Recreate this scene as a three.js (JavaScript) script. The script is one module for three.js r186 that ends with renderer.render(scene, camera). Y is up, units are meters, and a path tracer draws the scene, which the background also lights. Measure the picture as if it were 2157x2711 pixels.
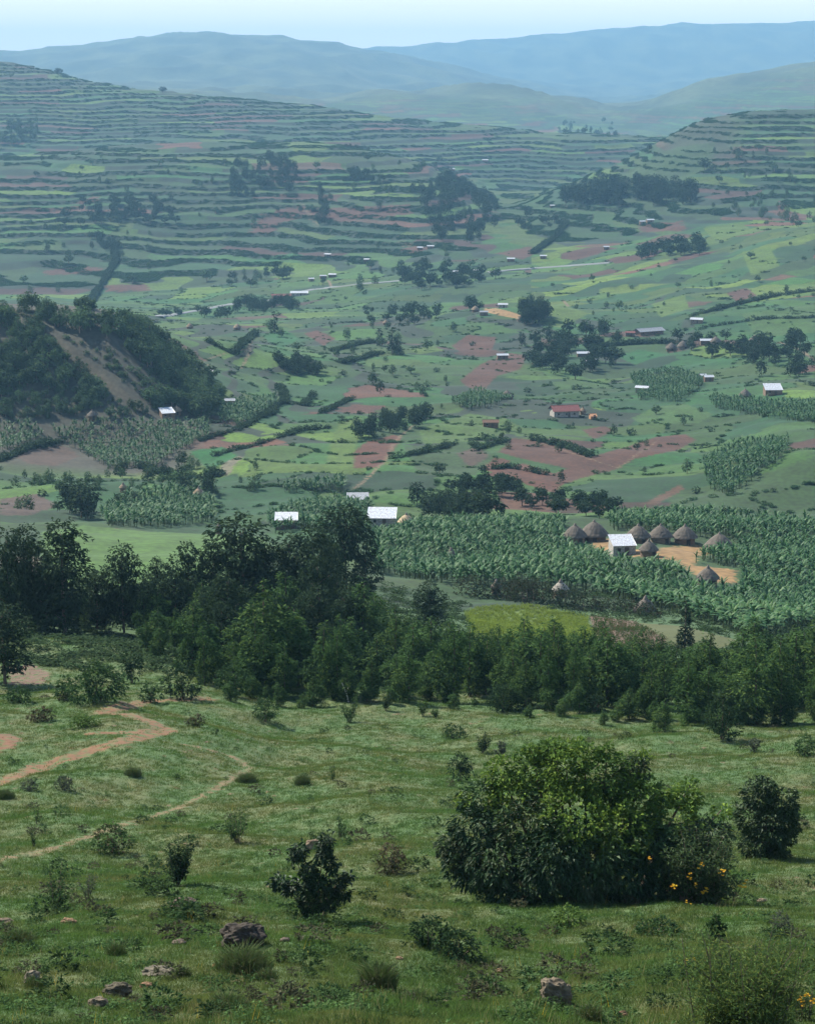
import * as THREE from 'three';
import { mergeGeometries } from 'three/addons/utils/BufferGeometryUtils.js';
import { createNoise2D, createNoise3D } from 'simplex-noise';

// ---------------------------------------------------------------- camera, sky, sun, exposure, haze
const scene = new THREE.Scene();
const FOV = 28, TILT = 12.0 * Math.PI / 180, CAMY = 200;
const camera = new THREE.PerspectiveCamera(FOV, 814 / 1024, 0.5, 30000);
camera.position.set(0, CAMY, 0);
camera.rotation.set(-TILT, 0, 0);

const renderer = new THREE.WebGLRenderer({ antialias: true });
renderer.toneMapping = THREE.LinearToneMapping;
renderer.toneMappingExposure = 2.0;
renderer.shadowMap.enabled = true;

{ // pale hazy daylight sky
  const w = 64, h = 256, px = new Float32Array(w * h * 4);
  const hz = [0.92, 0.87, 0.84], ze = [0.085, 0.16, 0.31];
  for (let y = 0; y < h; y++) {
    const el = Math.max(0, (y + 0.5) / h * 180 - 90), k = Math.exp(-el / 12);
    for (let x = 0; x < w; x++) for (let c = 0; c < 4; c++) px[(y * w + x) * 4 + c] = c === 3 ? 1 : hz[c] * k + ze[c] * (1 - k);
  }
  const t = new THREE.DataTexture(px, w, h, THREE.RGBAFormat, THREE.FloatType);
  t.mapping = THREE.EquirectangularReflectionMapping; t.magFilter = THREE.LinearFilter; t.needsUpdate = true;
  scene.background = t; scene.environment = t;
}
const SUN = new THREE.Vector3(-0.62, 0.78, -0.5).normalize();
const sun = new THREE.DirectionalLight(new THREE.Color(1.0, 0.95, 0.86), 4.7);
sun.position.copy(SUN).multiplyScalar(3000).add(new THREE.Vector3(0, 0, -1500));
sun.target.position.set(0, 0, -1500);
sun.castShadow = true; sun.shadow.mapSize.set(4096, 4096);
Object.assign(sun.shadow.camera, { left: -2500, right: 2500, top: 2500, bottom: -2500, near: 10, far: 9000 });
scene.add(sun, sun.target);
scene.fog = new THREE.FogExp2(new THREE.Color().setRGB(0.34, 0.68, 0.98), 0.00009);

// ---------------------------------------------------------------- small helpers
const rng = (s) => () => { s = (s + 0x6d2b79f5) | 0; let t = Math.imul(s ^ (s >>> 15), 1 | s); t = (t + Math.imul(t ^ (t >>> 7), 61 | t)) ^ t; return ((t ^ (t >>> 14)) >>> 0) / 4294967296; };
const N2 = createNoise2D(rng(11)), N3 = createNoise3D(rng(12)), N2b = createNoise2D(rng(13));
const hash = (a, b = 0, c = 0) => { let h = Math.imul(a | 0, 374761393) ^ Math.imul(b | 0, 668265263) ^ Math.imul(c | 0, 2147483647 - 1274126177); h = Math.imul(h ^ (h >>> 13), 1274126177); h ^= h >>> 16; h = Math.imul(h, 0x85ebca6b); h ^= h >>> 13; return (h >>> 0) / 4294967296; };
const clamp = (x, a = 0, b = 1) => Math.min(b, Math.max(a, x));
const lerp = (a, b, t) => a + (b - a) * t;
const sstep = (a, b, x) => { const t = clamp((x - a) / (b - a)); return t * t * (3 - 2 * t); };
const fbm = (x, y, o = 3) => { let s = 0, a = 0.5; for (let i = 0; i < o; i++) { s += a * N2(x, y); x = x * 2.03 + 17; y = y * 2.03 - 9; a *= 0.5; } return s; };
const names = {};
const numbered = (n) => { const k = names[n] = (names[n] ?? -1) + 1; return k ? `${n}_${String(k).padStart(3, '0')}` : n; };
function tag(o, label, category, group, kind) {
  o.userData.label = label; if (category) o.userData.category = category;
  if (group) o.userData.group = group; if (kind) o.userData.kind = kind;
  return o;
}
function shadows(o) { o.traverse((c) => { if (c.isMesh) { c.castShadow = true; c.receiveShadow = true; } }); return o; }
function mesh(name, geo, mat, parent) { const m = new THREE.Mesh(geo, mat); m.name = parent ? name : numbered(name); m.castShadow = m.receiveShadow = true; (parent ?? scene).add(m); return m; }
function thing(name, label, category, p, turn = 0, group) {
  const g = new THREE.Group(); g.name = numbered(name); g.position.copy(p); g.rotation.y = turn; scene.add(g);
  return tag(g, label, category, group);
}
const std = (r, g, b, o = {}) => new THREE.MeshStandardMaterial({ color: new THREE.Color().setRGB(r, g, b), roughness: 0.95, ...o });

// ---------------------------------------------------------------- terrain: feature lines across the valley, measured on the photograph
const PW = 2157, PH = 2711, K = 2157 / 1715, F = PH / 2 / Math.tan(FOV / 2 * Math.PI / 180);
const CS = Math.cos(TILT), SN = Math.sin(TILT);
function ray(px, py) { const xv = (px - PW / 2) / F, yv = (PH / 2 - py) / F, k = CS + yv * SN; return { a: xv / k, t: (yv * CS - SN) / k }; }
const PX = [-540, 0, 270, 540, 810, 1080, 1350, 1620, 1890, 2157, 2700];
const LINES = [ // [distances], [rows of the photograph] at the columns PX
  [[13], [3200]],
  [[31], [2711]],
  [[52], [2430, 2430, 2430, 2430, 2430, 2430, 2430, 2430, 2430, 2440, 2450]],
  [[90], [2110, 2120, 2130, 2140, 2140, 2140, 2140, 2140, 2150, 2160, 2170]],
  [[125, 125, 125, 130, 140, 140, 140, 135, 130, 125, 120], [1880, 1890, 1890, 1900, 1905, 1910, 1915, 1925, 1950, 1965, 1980]],
  [[170, 170, 170, 175, 180, 185, 185, 180, 175, 170, 170], [1760, 1770, 1775, 1785, 1790, 1800, 1810, 1815, 1815, 1810, 1810]],
  [[230], [1630, 1640, 1650, 1650, 1660, 1690, 1720, 1730, 1720, 1710, 1710]],
  [[320], [1500, 1520, 1530, 1530, 1540, 1575, 1590, 1590, 1610, 1640, 1650]],
  [[400], [1405, 1420, 1430, 1440, 1450, 1470, 1480, 1480, 1495, 1510, 1520]],
  [[480], [1360, 1372, 1385, 1405, 1400, 1392, 1385, 1380, 1385, 1395, 1400]],
  [[560], [1320, 1330, 1335, 1345, 1345, 1340, 1335, 1335, 1335, 1335, 1310]],
  [[730, 740, 740, 720, 700, 700, 700, 700, 660, 600, 600], [1150, 1170, 1195, 1205, 1200, 1195, 1195, 1200, 1225, 1240, 1230]],
  [[850, 850, 850, 870, 890, 900, 900, 900, 860, 800, 800], [790, 812, 835, 1020, 1070, 1075, 1075, 1080, 1080, 1085, 1080]],
  [[1150], [850, 868, 890, 925, 935, 930, 925, 925, 910, 890, 880]],
  [[1450, 1450, 1450, 1450, 1450, 1450, 1450, 1420, 1400, 1380, 1380], [850, 838, 838, 842, 838, 830, 812, 800, 780, 770, 770]],
  [[1720], [800, 800, 802, 798, 775, 750, 725, 690, 640, 600, 590]],
  [[1880], [775, 768, 765, 755, 725, 690, 665, 640, 590, 570, 560]],
  [[2600, 2600, 2600, 2600, 2600, 2500, 2350, 2400, 2500, 2500, 2500], [430, 412, 395, 384, 380, 425, 548, 452, 315, 290, 280]],
  [[2950], [460, 440, 420, 402, 400, 440, 505, 470, 375, 335, 320]],
  [[3700, 3700, 3650, 3600, 3600, 3500, 3400, 3300, 3300, 3300, 3300], [150, 170, 220, 258, 284, 318, 348, 366, 372, 345, 330]],
  [[4500], [235, 240, 262, 285, 300, 335, 368, 378, 350, 310, 300]],
  [[6200], [220, 220, 240, 250, 266, 245, 232, 290, 222, 176, 160]],
  [[7600], [220, 225, 225, 232, 240, 262, 290, 300, 245, 200, 190]],
  [[11000], [150, 141, 117, 89, 108, 152, 215, 262, 230, 200, 200]],
  [[12800], [180, 175, 160, 150, 160, 185, 215, 225, 210, 195, 195]],
  [[15500], [155, 155, 150, 150, 142, 124, 103, 80, 63, 62, 80]],
  [[18500], [200]],
];
function pchip(xs, ys) { // monotone cubic through the points
  const n = xs.length, h = [], s = [], m = new Array(n);
  for (let i = 0; i < n - 1; i++) { h[i] = xs[i + 1] - xs[i]; s[i] = (ys[i + 1] - ys[i]) / h[i]; }
  m[0] = s[0]; m[n - 1] = s[n - 2];
  for (let i = 1; i < n - 1; i++) m[i] = s[i - 1] * s[i] <= 0 ? 0 : (h[i - 1] + h[i]) * 3 / ((2 * h[i] + h[i - 1]) / s[i - 1] + (h[i] + 2 * h[i - 1]) / s[i]);
  return (x) => {
    if (x <= xs[0]) return ys[0]; if (x >= xs[n - 1]) return ys[n - 1];
    let i = 0; while (x > xs[i + 1]) i++;
    const t = (x - xs[i]) / h[i], t2 = t * t, t3 = t2 * t;
    return ys[i] * (2 * t3 - 3 * t2 + 1) + h[i] * m[i] * (t3 - 2 * t2 + t) + ys[i + 1] * (3 * t2 - 2 * t3) + h[i] * m[i + 1] * (t3 - t2);
  };
}
const lineF = LINES.map(([ds, ps]) => {
  const A = [], Dv = [], Y = [];
  PX.forEach((px, i) => { const d = ds[i] ?? ds[0], py = ps[i] ?? ps[0], r = ray(px, py); A.push(r.a); Dv.push(d); Y.push(r.t * d); });
  return { d: pchip(A, Dv), y: pchip(A, Y) };
});
// grid: columns by bearing (finer in view), rows by distance
const AW = 0.232, NC = 376, COLS = [];
for (let i = 13; i >= 1; i--) COLS.push(-AW - 0.012 * i - 0.0022 * i * i);
for (let i = 0; i <= NC; i++) COLS.push(-AW + 2 * AW * i / NC);
for (let i = 1; i <= 13; i++) COLS.push(AW + 0.012 * i + 0.0022 * i * i);
const RSEG = [[14, 60, 50], [60, 300, 110], [300, 1850, 400], [1850, 3900, 430], [3900, 17500, 210]], ROWS = [];
let rbase = 0; for (const s of RSEG) { s.push(rbase); for (let i = 0; i < s[2]; i++) ROWS.push(s[0] + (s[1] - s[0]) * i / s[2]); rbase += s[2]; } ROWS.push(17500);
const nc = COLS.length, nr = ROWS.length;
const HT = new Float32Array(nc * nr), PHASE = new Float32Array(nc * nr);
const colOf = (a) => { if (a >= -AW && a <= AW) return 13 + (a + AW) / (2 * AW) * NC; if (a <= COLS[0]) return 0; if (a >= COLS[nc - 1]) return nc - 1.001; let j = a < 0 ? 0 : 13 + NC; while (COLS[j + 1] < a) j++; return j + (a - COLS[j]) / (COLS[j + 1] - COLS[j]); };
const rowOf = (d) => { for (const s of RSEG) if (d < s[1]) return s[3] + Math.max(0, (d - s[0]) / (s[1] - s[0]) * s[2]); return nr - 1.001; };
const sampleG = (G, a, d) => { const u = Math.min(colOf(a), nc - 1.001), v = Math.min(rowOf(d), nr - 1.001), i = u | 0, j = v | 0, fu = u - i, fv = v - j, k = j * nc + i; return (G[k] * (1 - fu) + G[k + 1] * fu) * (1 - fv) + (G[k + nc] * (1 - fu) + G[k + nc + 1] * fu) * fv; };
const Q = 6.0; // terrace interval in metres
const terraceProfile = (p) => { const n = Math.floor(p), s = p - n; return n + (s < 0.62 ? s * 0.4 : 0.248 + (s - 0.62) / 0.38 * 0.752); };
const BUMPS = [ // knolls: bearing column (photo px), distance, radius across, radius along, height
  [1340, 830, 1340, 75, 60, 9], [1680, 1080, 880, 80, 70, 3], [640, 960, 1050, 60, 70, 9], [280, 1320, 600, 22, 26, 4], [2060, 1300, 600, 24, 40, 6],
].map(([px, py, d, rx, rd, h]) => [ray(px, py).a * d, d, rx, rd, h]);
for (let j = 0; j < nc; j++) {
  const a = COLS[j], xs = [], ys = [];
  for (const L of lineF) { const d = L.d(a); xs.push(d); ys.push(L.y(a)); }
  const f = pchip(xs, ys);
  for (let i = 0; i < nr; i++) {
    const d = ROWS[i], x = a * d;
    let y = f(d);
    for (const [bx, bd, rx, rd, h] of BUMPS) { const q = ((x - bx) / rx) ** 2 + ((d - bd) / rd) ** 2; if (q < 6) y += h * Math.exp(-q); }
    const far = sstep(300, 1500, d), s = sstep(4600, 6000, d);
    y += lerp(0.1 * N2(x / 3.1, d / 3.4) + 0.4 * N2(x / 13, d / 14), 0, sstep(110, 260, d)) * sstep(14, 30, d);
    y += 1.3 * N2(x / 45 + 3, d / 50) * sstep(60, 200, d) * (1 - 0.5 * far);
    y += far * (1 - s) * (2.2 * N2(x / 120, d / 150 + 7) + 3.5 * N2b(x / 330, d / 380));
    y += s * (30 * (0.5 - Math.abs(N2b(x / 620 + 0.0003 * d, d / 1300))) + 9 * N2(x / 420, d / 700) + 2.5 * N2(x / 140, d / 240));
    const ph = (y + 260) / Q + 0.5 * N2(x / 260 + 5, d / 260) + 0.18 * N2b(x / 70, d / 70);
    PHASE[i * nc + j] = ph;
    const tw = sstep(1780, 1980, d) * (1 - sstep(5200, 6400, d)) * (1 - sstep(0.105, 0.118, a) * (1 - sstep(0.15, 0.165, a)) * sstep(2120, 2200, d) * (1 - sstep(2600, 2700, d))) + 0.35 * sstep(620, 760, d) * (1 - sstep(1500, 1780, d)) * (1 - sstep(-0.08, -0.11, a) * (1 - sstep(1000, 1100, d)));
    if (tw > 0) y += tw * Q * 0.9 * (terraceProfile(ph) - ph + 0.28);
    HT[i * nc + j] = y;
  }
}
const groundY = (x, d) => CAMY + sampleG(HT, x / d, d);
const phaseAt = (x, d) => sampleG(PHASE, x / d, d);
// where a point of the photograph (on the 1715-wide view) meets the ground
function hit(vx, vy, dmin = 20) {
  const { a, t } = ray(vx * K, vy * K);
  const u = Math.min(colOf(a), nc - 1.001), i0 = u | 0, fu = u - i0;
  const Y = (r) => HT[r * nc + i0] * (1 - fu) + HT[r * nc + i0 + 1] * fu;
  let prev = null;
  for (let r = Math.floor(rowOf(dmin)); r < nr; r++) {
    const e = Y(r) - t * ROWS[r];
    if (e >= 0 && prev !== null) { const k = prev / (prev - e), d = lerp(ROWS[r - 1], ROWS[r], k); return new THREE.Vector3(a * d, CAMY + t * d, -d); }
    prev = e;
  }
  const d = 15200; return new THREE.Vector3(a * d, groundY(a * d, d), -d);
}
const onGround = (x, d, sink = 0) => new THREE.Vector3(x, groundY(x, d) - sink, -d);
const mpp = (p) => -p.z * K / F; // metres per view pixel at that place
const inPoly = (poly, x, z) => { let c = false; for (let i = 0, j = poly.length - 1; i < poly.length; j = i++) { const [xi, zi] = poly[i], [xj, zj] = poly[j]; if ((zi > z) !== (zj > z) && x < (xj - xi) * (z - zi) / (zj - zi) + xi) c = !c; } return c; };
const pairs = (l) => { const o = []; for (let i = 0; i < l.length; i += 2) o.push([l[i], l[i + 1]]); return o; };
const worldPoly = (l, closed = true) => { // outline on the photograph -> outline on the ground [x, d]
  const p = pairs(l), o = [];
  for (let i = 0; i < p.length - (closed ? 0 : 1); i++) { const q = p[(i + 1) % p.length], n = Math.max(1, Math.ceil(Math.hypot(q[0] - p[i][0], q[1] - p[i][1]) / 14)); for (let k = 0; k < n; k++) { const h = hit(lerp(p[i][0], q[0], k / n), lerp(p[i][1], q[1], k / n)); o.push([h.x, -h.z]); } }
  if (!closed) { const h = hit(...p[p.length - 1]); o.push([h.x, -h.z]); }
  return o;
};
const polyBox = (P) => { const x = P.map((p) => p[0]), d = P.map((p) => p[1]); return [Math.min(...x), Math.max(...x), Math.min(...d), Math.max(...d)]; };

// ---------------------------------------------------------------- plots of land and tracks
const SOIL = [0.165, 0.068, 0.034], REDSOIL = [0.2, 0.075, 0.034], SAND = [0.62, 0.37, 0.14], LIME = [0.14, 0.26, 0.025], MEADOW = [0.085, 0.2, 0.03], EMER = [0.02, 0.19, 0.03], DULL = [0.06, 0.135, 0.03], TRACK = [0.36, 0.25, 0.14], ROAD = [0.3, 0.3, 0.29];
const FIELDS = [
  ['ploughed_field', 'brown bare plot high on the terraced hillside left of the winding path', SOIL, [525, 492, 545, 458, 600, 437, 645, 434, 640, 456, 590, 470, 575, 490]],
  ['ploughed_field', 'long brown terrace strip on the hillside below the round wood', SOIL, [650, 440, 860, 430, 868, 450, 700, 468, 655, 455]],
  ['ploughed_field', 'rounded brown field below the hilltop hamlet', SOIL, [950, 728, 985, 705, 1045, 710, 1032, 746, 975, 745]],
  ['ploughed_field', 'brown field beside the small white roof in the valley', SOIL, [968, 802, 1010, 767, 1075, 743, 1108, 748, 1095, 777, 1045, 792, 1015, 825, 985, 815]],
  ['ploughed_field', 'small brown plot left of the two cypress trees', SOIL, [640, 702, 668, 695, 706, 712, 682, 728]],
  ['ploughed_field', 'largest ploughed field, long and red brown with a stepped outline', SOIL, [1048, 952, 1080, 922, 1120, 926, 1200, 945, 1240, 962, 1320, 940, 1380, 920, 1440, 914, 1462, 926, 1430, 946, 1335, 966, 1300, 987, 1225, 1006, 1180, 1022, 1140, 1006, 1195, 986, 1110, 968]],
  ['ploughed_field', 'brown field beside the footpath below the eucalyptus clump', REDSOIL, [745, 952, 770, 930, 830, 915, 846, 920, 822, 958, 795, 984, 745, 985]],
  ['ploughed_field', 'small red brown plot left of the largest ploughed field', REDSOIL, [1010, 988, 1042, 962, 1075, 970, 1045, 996]],
  ['ploughed_field', 'brown field at the left edge under the dark hill', [0.16, 0.1, 0.065], [30, 958, 90, 936, 140, 940, 167, 960, 120, 981, 60, 976]],
  ['ploughed_field', 'brown plot above the road near the wood on the terraces', SOIL, [1045, 533, 1115, 518, 1135, 528, 1100, 547]],
  ['ploughed_field', 'narrow brown plot beside the diagonal hedge on the left slope', SOIL, [222, 600, 310, 598, 318, 612, 226, 614]],
  ['ploughed_field', 'thin brown strip on the left terraces', SOIL, [92, 570, 170, 560, 225, 565, 190, 576, 98, 580]],
  ['ploughed_field', 'brown plot on the light green right slope', SOIL, [1528, 617, 1570, 606, 1592, 622, 1550, 636]],
  ['ploughed_field', 'brown strip above the hamlet at the valley head', SOIL, [1345, 472, 1435, 466, 1440, 486, 1350, 489]],
  ['ploughed_field', 'small brown plot high on the left terraced hill', SOIL, [155, 428, 205, 412, 212, 424, 170, 432]],
  ['ploughed_field', 'tiny brown plot between the terraces below the wood', SOIL, [840, 525, 880, 517, 905, 522, 870, 536]],
  ['ploughed_field', 'brown plot left of the tree row in the valley', SOIL, [1225, 905, 1270, 897, 1295, 905, 1250, 925]],
  ['ploughed_field', 'furrowed brown field between bright grass and banana grove', [0.13, 0.085, 0.05], [1240, 1296, 1330, 1306, 1400, 1346, 1392, 1372, 1300, 1372, 1250, 1335]],
  ['ploughed_field', 'bare brown plot at the left edge below the dark trees', [0.17, 0.1, 0.065], [20, 1405, 66, 1396, 108, 1418, 95, 1440, 20, 1443]],
  ['meadow', 'bright green grass field behind the young tree belt', [0.115, 0.17, 0.032], [980, 1292, 1002, 1280, 1120, 1274, 1232, 1298, 1255, 1350, 1230, 1372, 1000, 1372]],
  ['meadow', 'smooth green meadow behind the tall trees on the left', [0.14, 0.29, 0.05], [88, 1120, 175, 1106, 300, 1118, 450, 1126, 560, 1130, 560, 1230, 280, 1240, 90, 1230]],
  ['meadow', 'yellow green plot below the eucalyptus clump in the valley', LIME, [690, 955, 715, 885, 760, 880, 748, 950, 735, 985, 688, 985]],
  ['meadow', 'pale green field in front of the red roofed house', [0.11, 0.22, 0.03], [880, 905, 985, 870, 1060, 880, 1110, 905, 980, 930, 890, 935]],
  ['meadow', 'emerald field beside the valley village', EMER, [1303, 748, 1345, 736, 1400, 745, 1335, 768]],
  ['meadow', 'emerald plot above the left hollow with the lone cypress', EMER, [550, 705, 600, 695, 632, 712, 590, 735]],
  ['meadow', 'emerald strip on the lower terraces', EMER, [525, 548, 620, 532, 640, 540, 540, 556]],
  ['meadow', 'smooth green field right of the red roofed house', [0.085, 0.2, 0.035], [1330, 880, 1380, 855, 1440, 850, 1500, 872, 1470, 890, 1350, 895]],
  ['yard', 'sandy orange yard between the thatched huts', SAND, [1235, 1141, 1290, 1132, 1300, 1152, 1380, 1160, 1395, 1152, 1480, 1146, 1500, 1166, 1470, 1171, 1458, 1190, 1545, 1199, 1552, 1226, 1500, 1228, 1442, 1198, 1420, 1180, 1345, 1172, 1290, 1170]],
  ['yard', 'sandy yard on the hilltop hamlet', SAND, [1020, 648, 1060, 652, 1112, 668, 1108, 674, 1050, 664, 1018, 656]],
  ['bare_bank', 'eroded pale bank on the dark wooded hill', [0.16, 0.135, 0.08], [100, 704, 118, 706, 190, 765, 270, 830, 300, 856, 270, 850, 190, 795, 125, 738]],
  ['bare_bank', 'red earth bank at the left edge of the grass slope', [0.2, 0.09, 0.045], [-60, 1545, 20, 1545, 48, 1556, 30, 1575, -60, 1600]],
  ['bare_bank', 'pale sandy wash in the valley bottom', [0.3, 0.28, 0.17], [455, 998, 470, 976, 500, 960, 512, 962, 490, 985, 480, 1003]],
].map(([name, label, color, l]) => ({ name, label, color, poly: worldPoly(l) }));
for (const f of FIELDS) f.box = polyBox(f.poly);
const EXTRA = [ // plots in colour only
  [LIME, [1110, 650, 1180, 640, 1240, 660, 1180, 690, 1120, 680]], [LIME, [1480, 480, 1560, 470, 1590, 490, 1500, 505]], [LIME, [1560, 530, 1620, 520, 1640, 560, 1580, 580]],
  [LIME, [1370, 640, 1440, 620, 1450, 650, 1390, 668]], [MEADOW, [1560, 660, 1715, 640, 1715, 700, 1590, 712]], [LIME, [600, 300, 680, 298, 690, 315, 620, 322]],
  [REDSOIL, [1015, 1000, 1100, 975, 1190, 1005, 1170, 1040, 1080, 1010]], [DULL, [850, 940, 1000, 930, 1040, 960, 1000, 1000, 880, 1000]], [[0.15, 0.1, 0.06], [960, 955, 1005, 940, 1030, 960, 990, 985]],
  [LIME, [860, 735, 910, 728, 935, 738, 880, 746]], [EMER, [400, 950, 470, 940, 500, 960, 440, 990]], [[0.2, 0.12, 0.07], [170, 1113, 250, 1112, 372, 1135, 355, 1143, 180, 1130]], [[0.15, 0.1, 0.07], [0, 1050, 80, 1040, 125, 1065, 60, 1085, 0, 1085]],
  [[0.22, 0.15, 0.1], [940, 1040, 1010, 1035, 1050, 1060, 1000, 1075]], [DULL, [1400, 1040, 1600, 1000, 1715, 960, 1715, 1090, 1430, 1090]], [[0.2, 0.11, 0.06], [1355, 1060, 1430, 1020, 1440, 1030, 1380, 1062]],
  [[0.09, 0.105, 0.03], [1330, 1310, 1440, 1318, 1560, 1350, 1500, 1372, 1410, 1360]], [DULL, [1290, 375, 1420, 310, 1500, 300, 1500, 345, 1400, 400, 1310, 415]],
].map(([c, l]) => [c, worldPoly(l)]);
const TRACKS = [ // colour, width m, points
  [TRACK, 1.0, [872, 895, 845, 915, 828, 935, 810, 970, 780, 1000, 745, 1030]], [TRACK, 1.2, [530, 712, 524, 745, 508, 776]], [TRACK, 0.9, [440, 768, 400, 770, 470, 745, 520, 735]],
  [TRACK, 1.6, [632, 420, 645, 445, 660, 462, 668, 480]], [TRACK, 2, [838, 498, 850, 512, 862, 522]], [TRACK, 0.7, [1130, 930, 1300, 985, 1380, 930]], [TRACK, 2, [690, 590, 700, 605]], [TRACK, 2, [1185, 632, 1195, 645]],
  [TRACK, 2, [1640, 720, 1690, 740, 1715, 760]],
  [[0.21, 0.105, 0.045], 1.5, [-80, 1672, 0, 1648, 100, 1610, 190, 1580, 270, 1556, 350, 1537]], [[0.21, 0.105, 0.045], 1.3, [350, 1537, 312, 1518, 270, 1504, 215, 1502, 245, 1490, 300, 1477, 450, 1470]],
  [[0.21, 0.105, 0.045], 0.9, [190, 1545, 300, 1540, 350, 1536]],
  [[0.19, 0.135, 0.06], 0.5, [370, 1565, 430, 1575, 500, 1597, 525, 1618, 490, 1640, 380, 1700, 250, 1740, 100, 1790, -40, 1820]],
].map(([c, w, l]) => [c, w, worldPoly(l, false)]);

// ---------------------------------------------------------------- terrain materials: three colour maps in metres over the ground
const toS = new Uint8Array(4097); for (let i = 0; i <= 4096; i++) { const c = i / 4096; toS[i] = Math.round(255 * (c <= 0.0031308 ? c * 12.92 : 1.055 * c ** (1 / 2.4) - 0.055)); }
const sb = (c) => toS[Math.round(clamp(c) * 4096)];
const css = (c, a = 1) => `rgba(${sb(c[0])},${sb(c[1])},${sb(c[2])},${a})`;
const toLin = new Float32Array(256); for (let i = 0; i < 256; i++) { const c = i / 255; toLin[i] = c <= 0.04045 ? c / 12.92 : ((c + 0.055) / 1.055) ** 2.4; }
// tone: darkens all ground colour of a distance zone, balanced against haze and exposure
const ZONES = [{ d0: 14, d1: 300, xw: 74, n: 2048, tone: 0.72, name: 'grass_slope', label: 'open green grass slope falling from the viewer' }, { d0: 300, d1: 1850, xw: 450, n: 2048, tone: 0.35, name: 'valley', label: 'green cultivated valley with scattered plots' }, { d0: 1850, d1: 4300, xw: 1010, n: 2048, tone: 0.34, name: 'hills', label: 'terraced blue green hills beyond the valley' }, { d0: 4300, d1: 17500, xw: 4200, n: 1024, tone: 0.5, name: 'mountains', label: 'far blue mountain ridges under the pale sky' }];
const GREENS = [[0.03, 0.155, 0.022], [0.05, 0.18, 0.022], [0.022, 0.115, 0.024], [0.07, 0.19, 0.022], [0.03, 0.135, 0.03], [0.055, 0.15, 0.022], [0.095, 0.21, 0.022]];
const BROWNS = [[0.16, 0.075, 0.04], [0.175, 0.078, 0.042], [0.14, 0.085, 0.045]];
function plot(k1, k2, brown, lime, out) {
  const h = hash(k1, k2, 7), h2 = hash(k1, k2, 31);
  const c = h < brown ? BROWNS[(h2 * 3) | 0] : h > 1 - lime ? LIME : GREENS[(h2 * GREENS.length) | 0], v = 0.62 + 0.75 * hash(k1, k2, 99);
  out[0] = c[0] * v; out[1] = c[1] * v; out[2] = c[2] * v;
}
function valleyPlot(x, d) { // which plot a place of the valley floor lies in, and how far from its edge
  const a = x / d, wx = x + 9 * N2(x / 60, d / 60) + 3 * N2b(x / 17, d / 17), wd = d + 16 * N2b(x / 80, d / 90) + 3 * N2(x / 19 + 4, d / 19);
  const right = sstep(0.02, 0.1, a) * sstep(1250, 1400, d) > 0.5, ang = right ? 0.65 : -0.25, ca = Math.cos(ang), sa = Math.sin(ang), gu = wx * ca + wd * sa, gv = -wx * sa + wd * ca, st = right ? 26 : 34;
  const band = Math.floor(gv / st), sl = 26 + 32 * hash(band, 3), us = gu / sl + hash(band, 8), seg = Math.floor(us), fv = gv / st - band, fu = us - seg;
  return { k1: band * 57 + (right ? 9000 : 0), k2: seg, right, edge: Math.min(Math.min(fv, 1 - fv) * st, Math.min(fu, 1 - fu) * sl * 1.6) };
}
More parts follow.
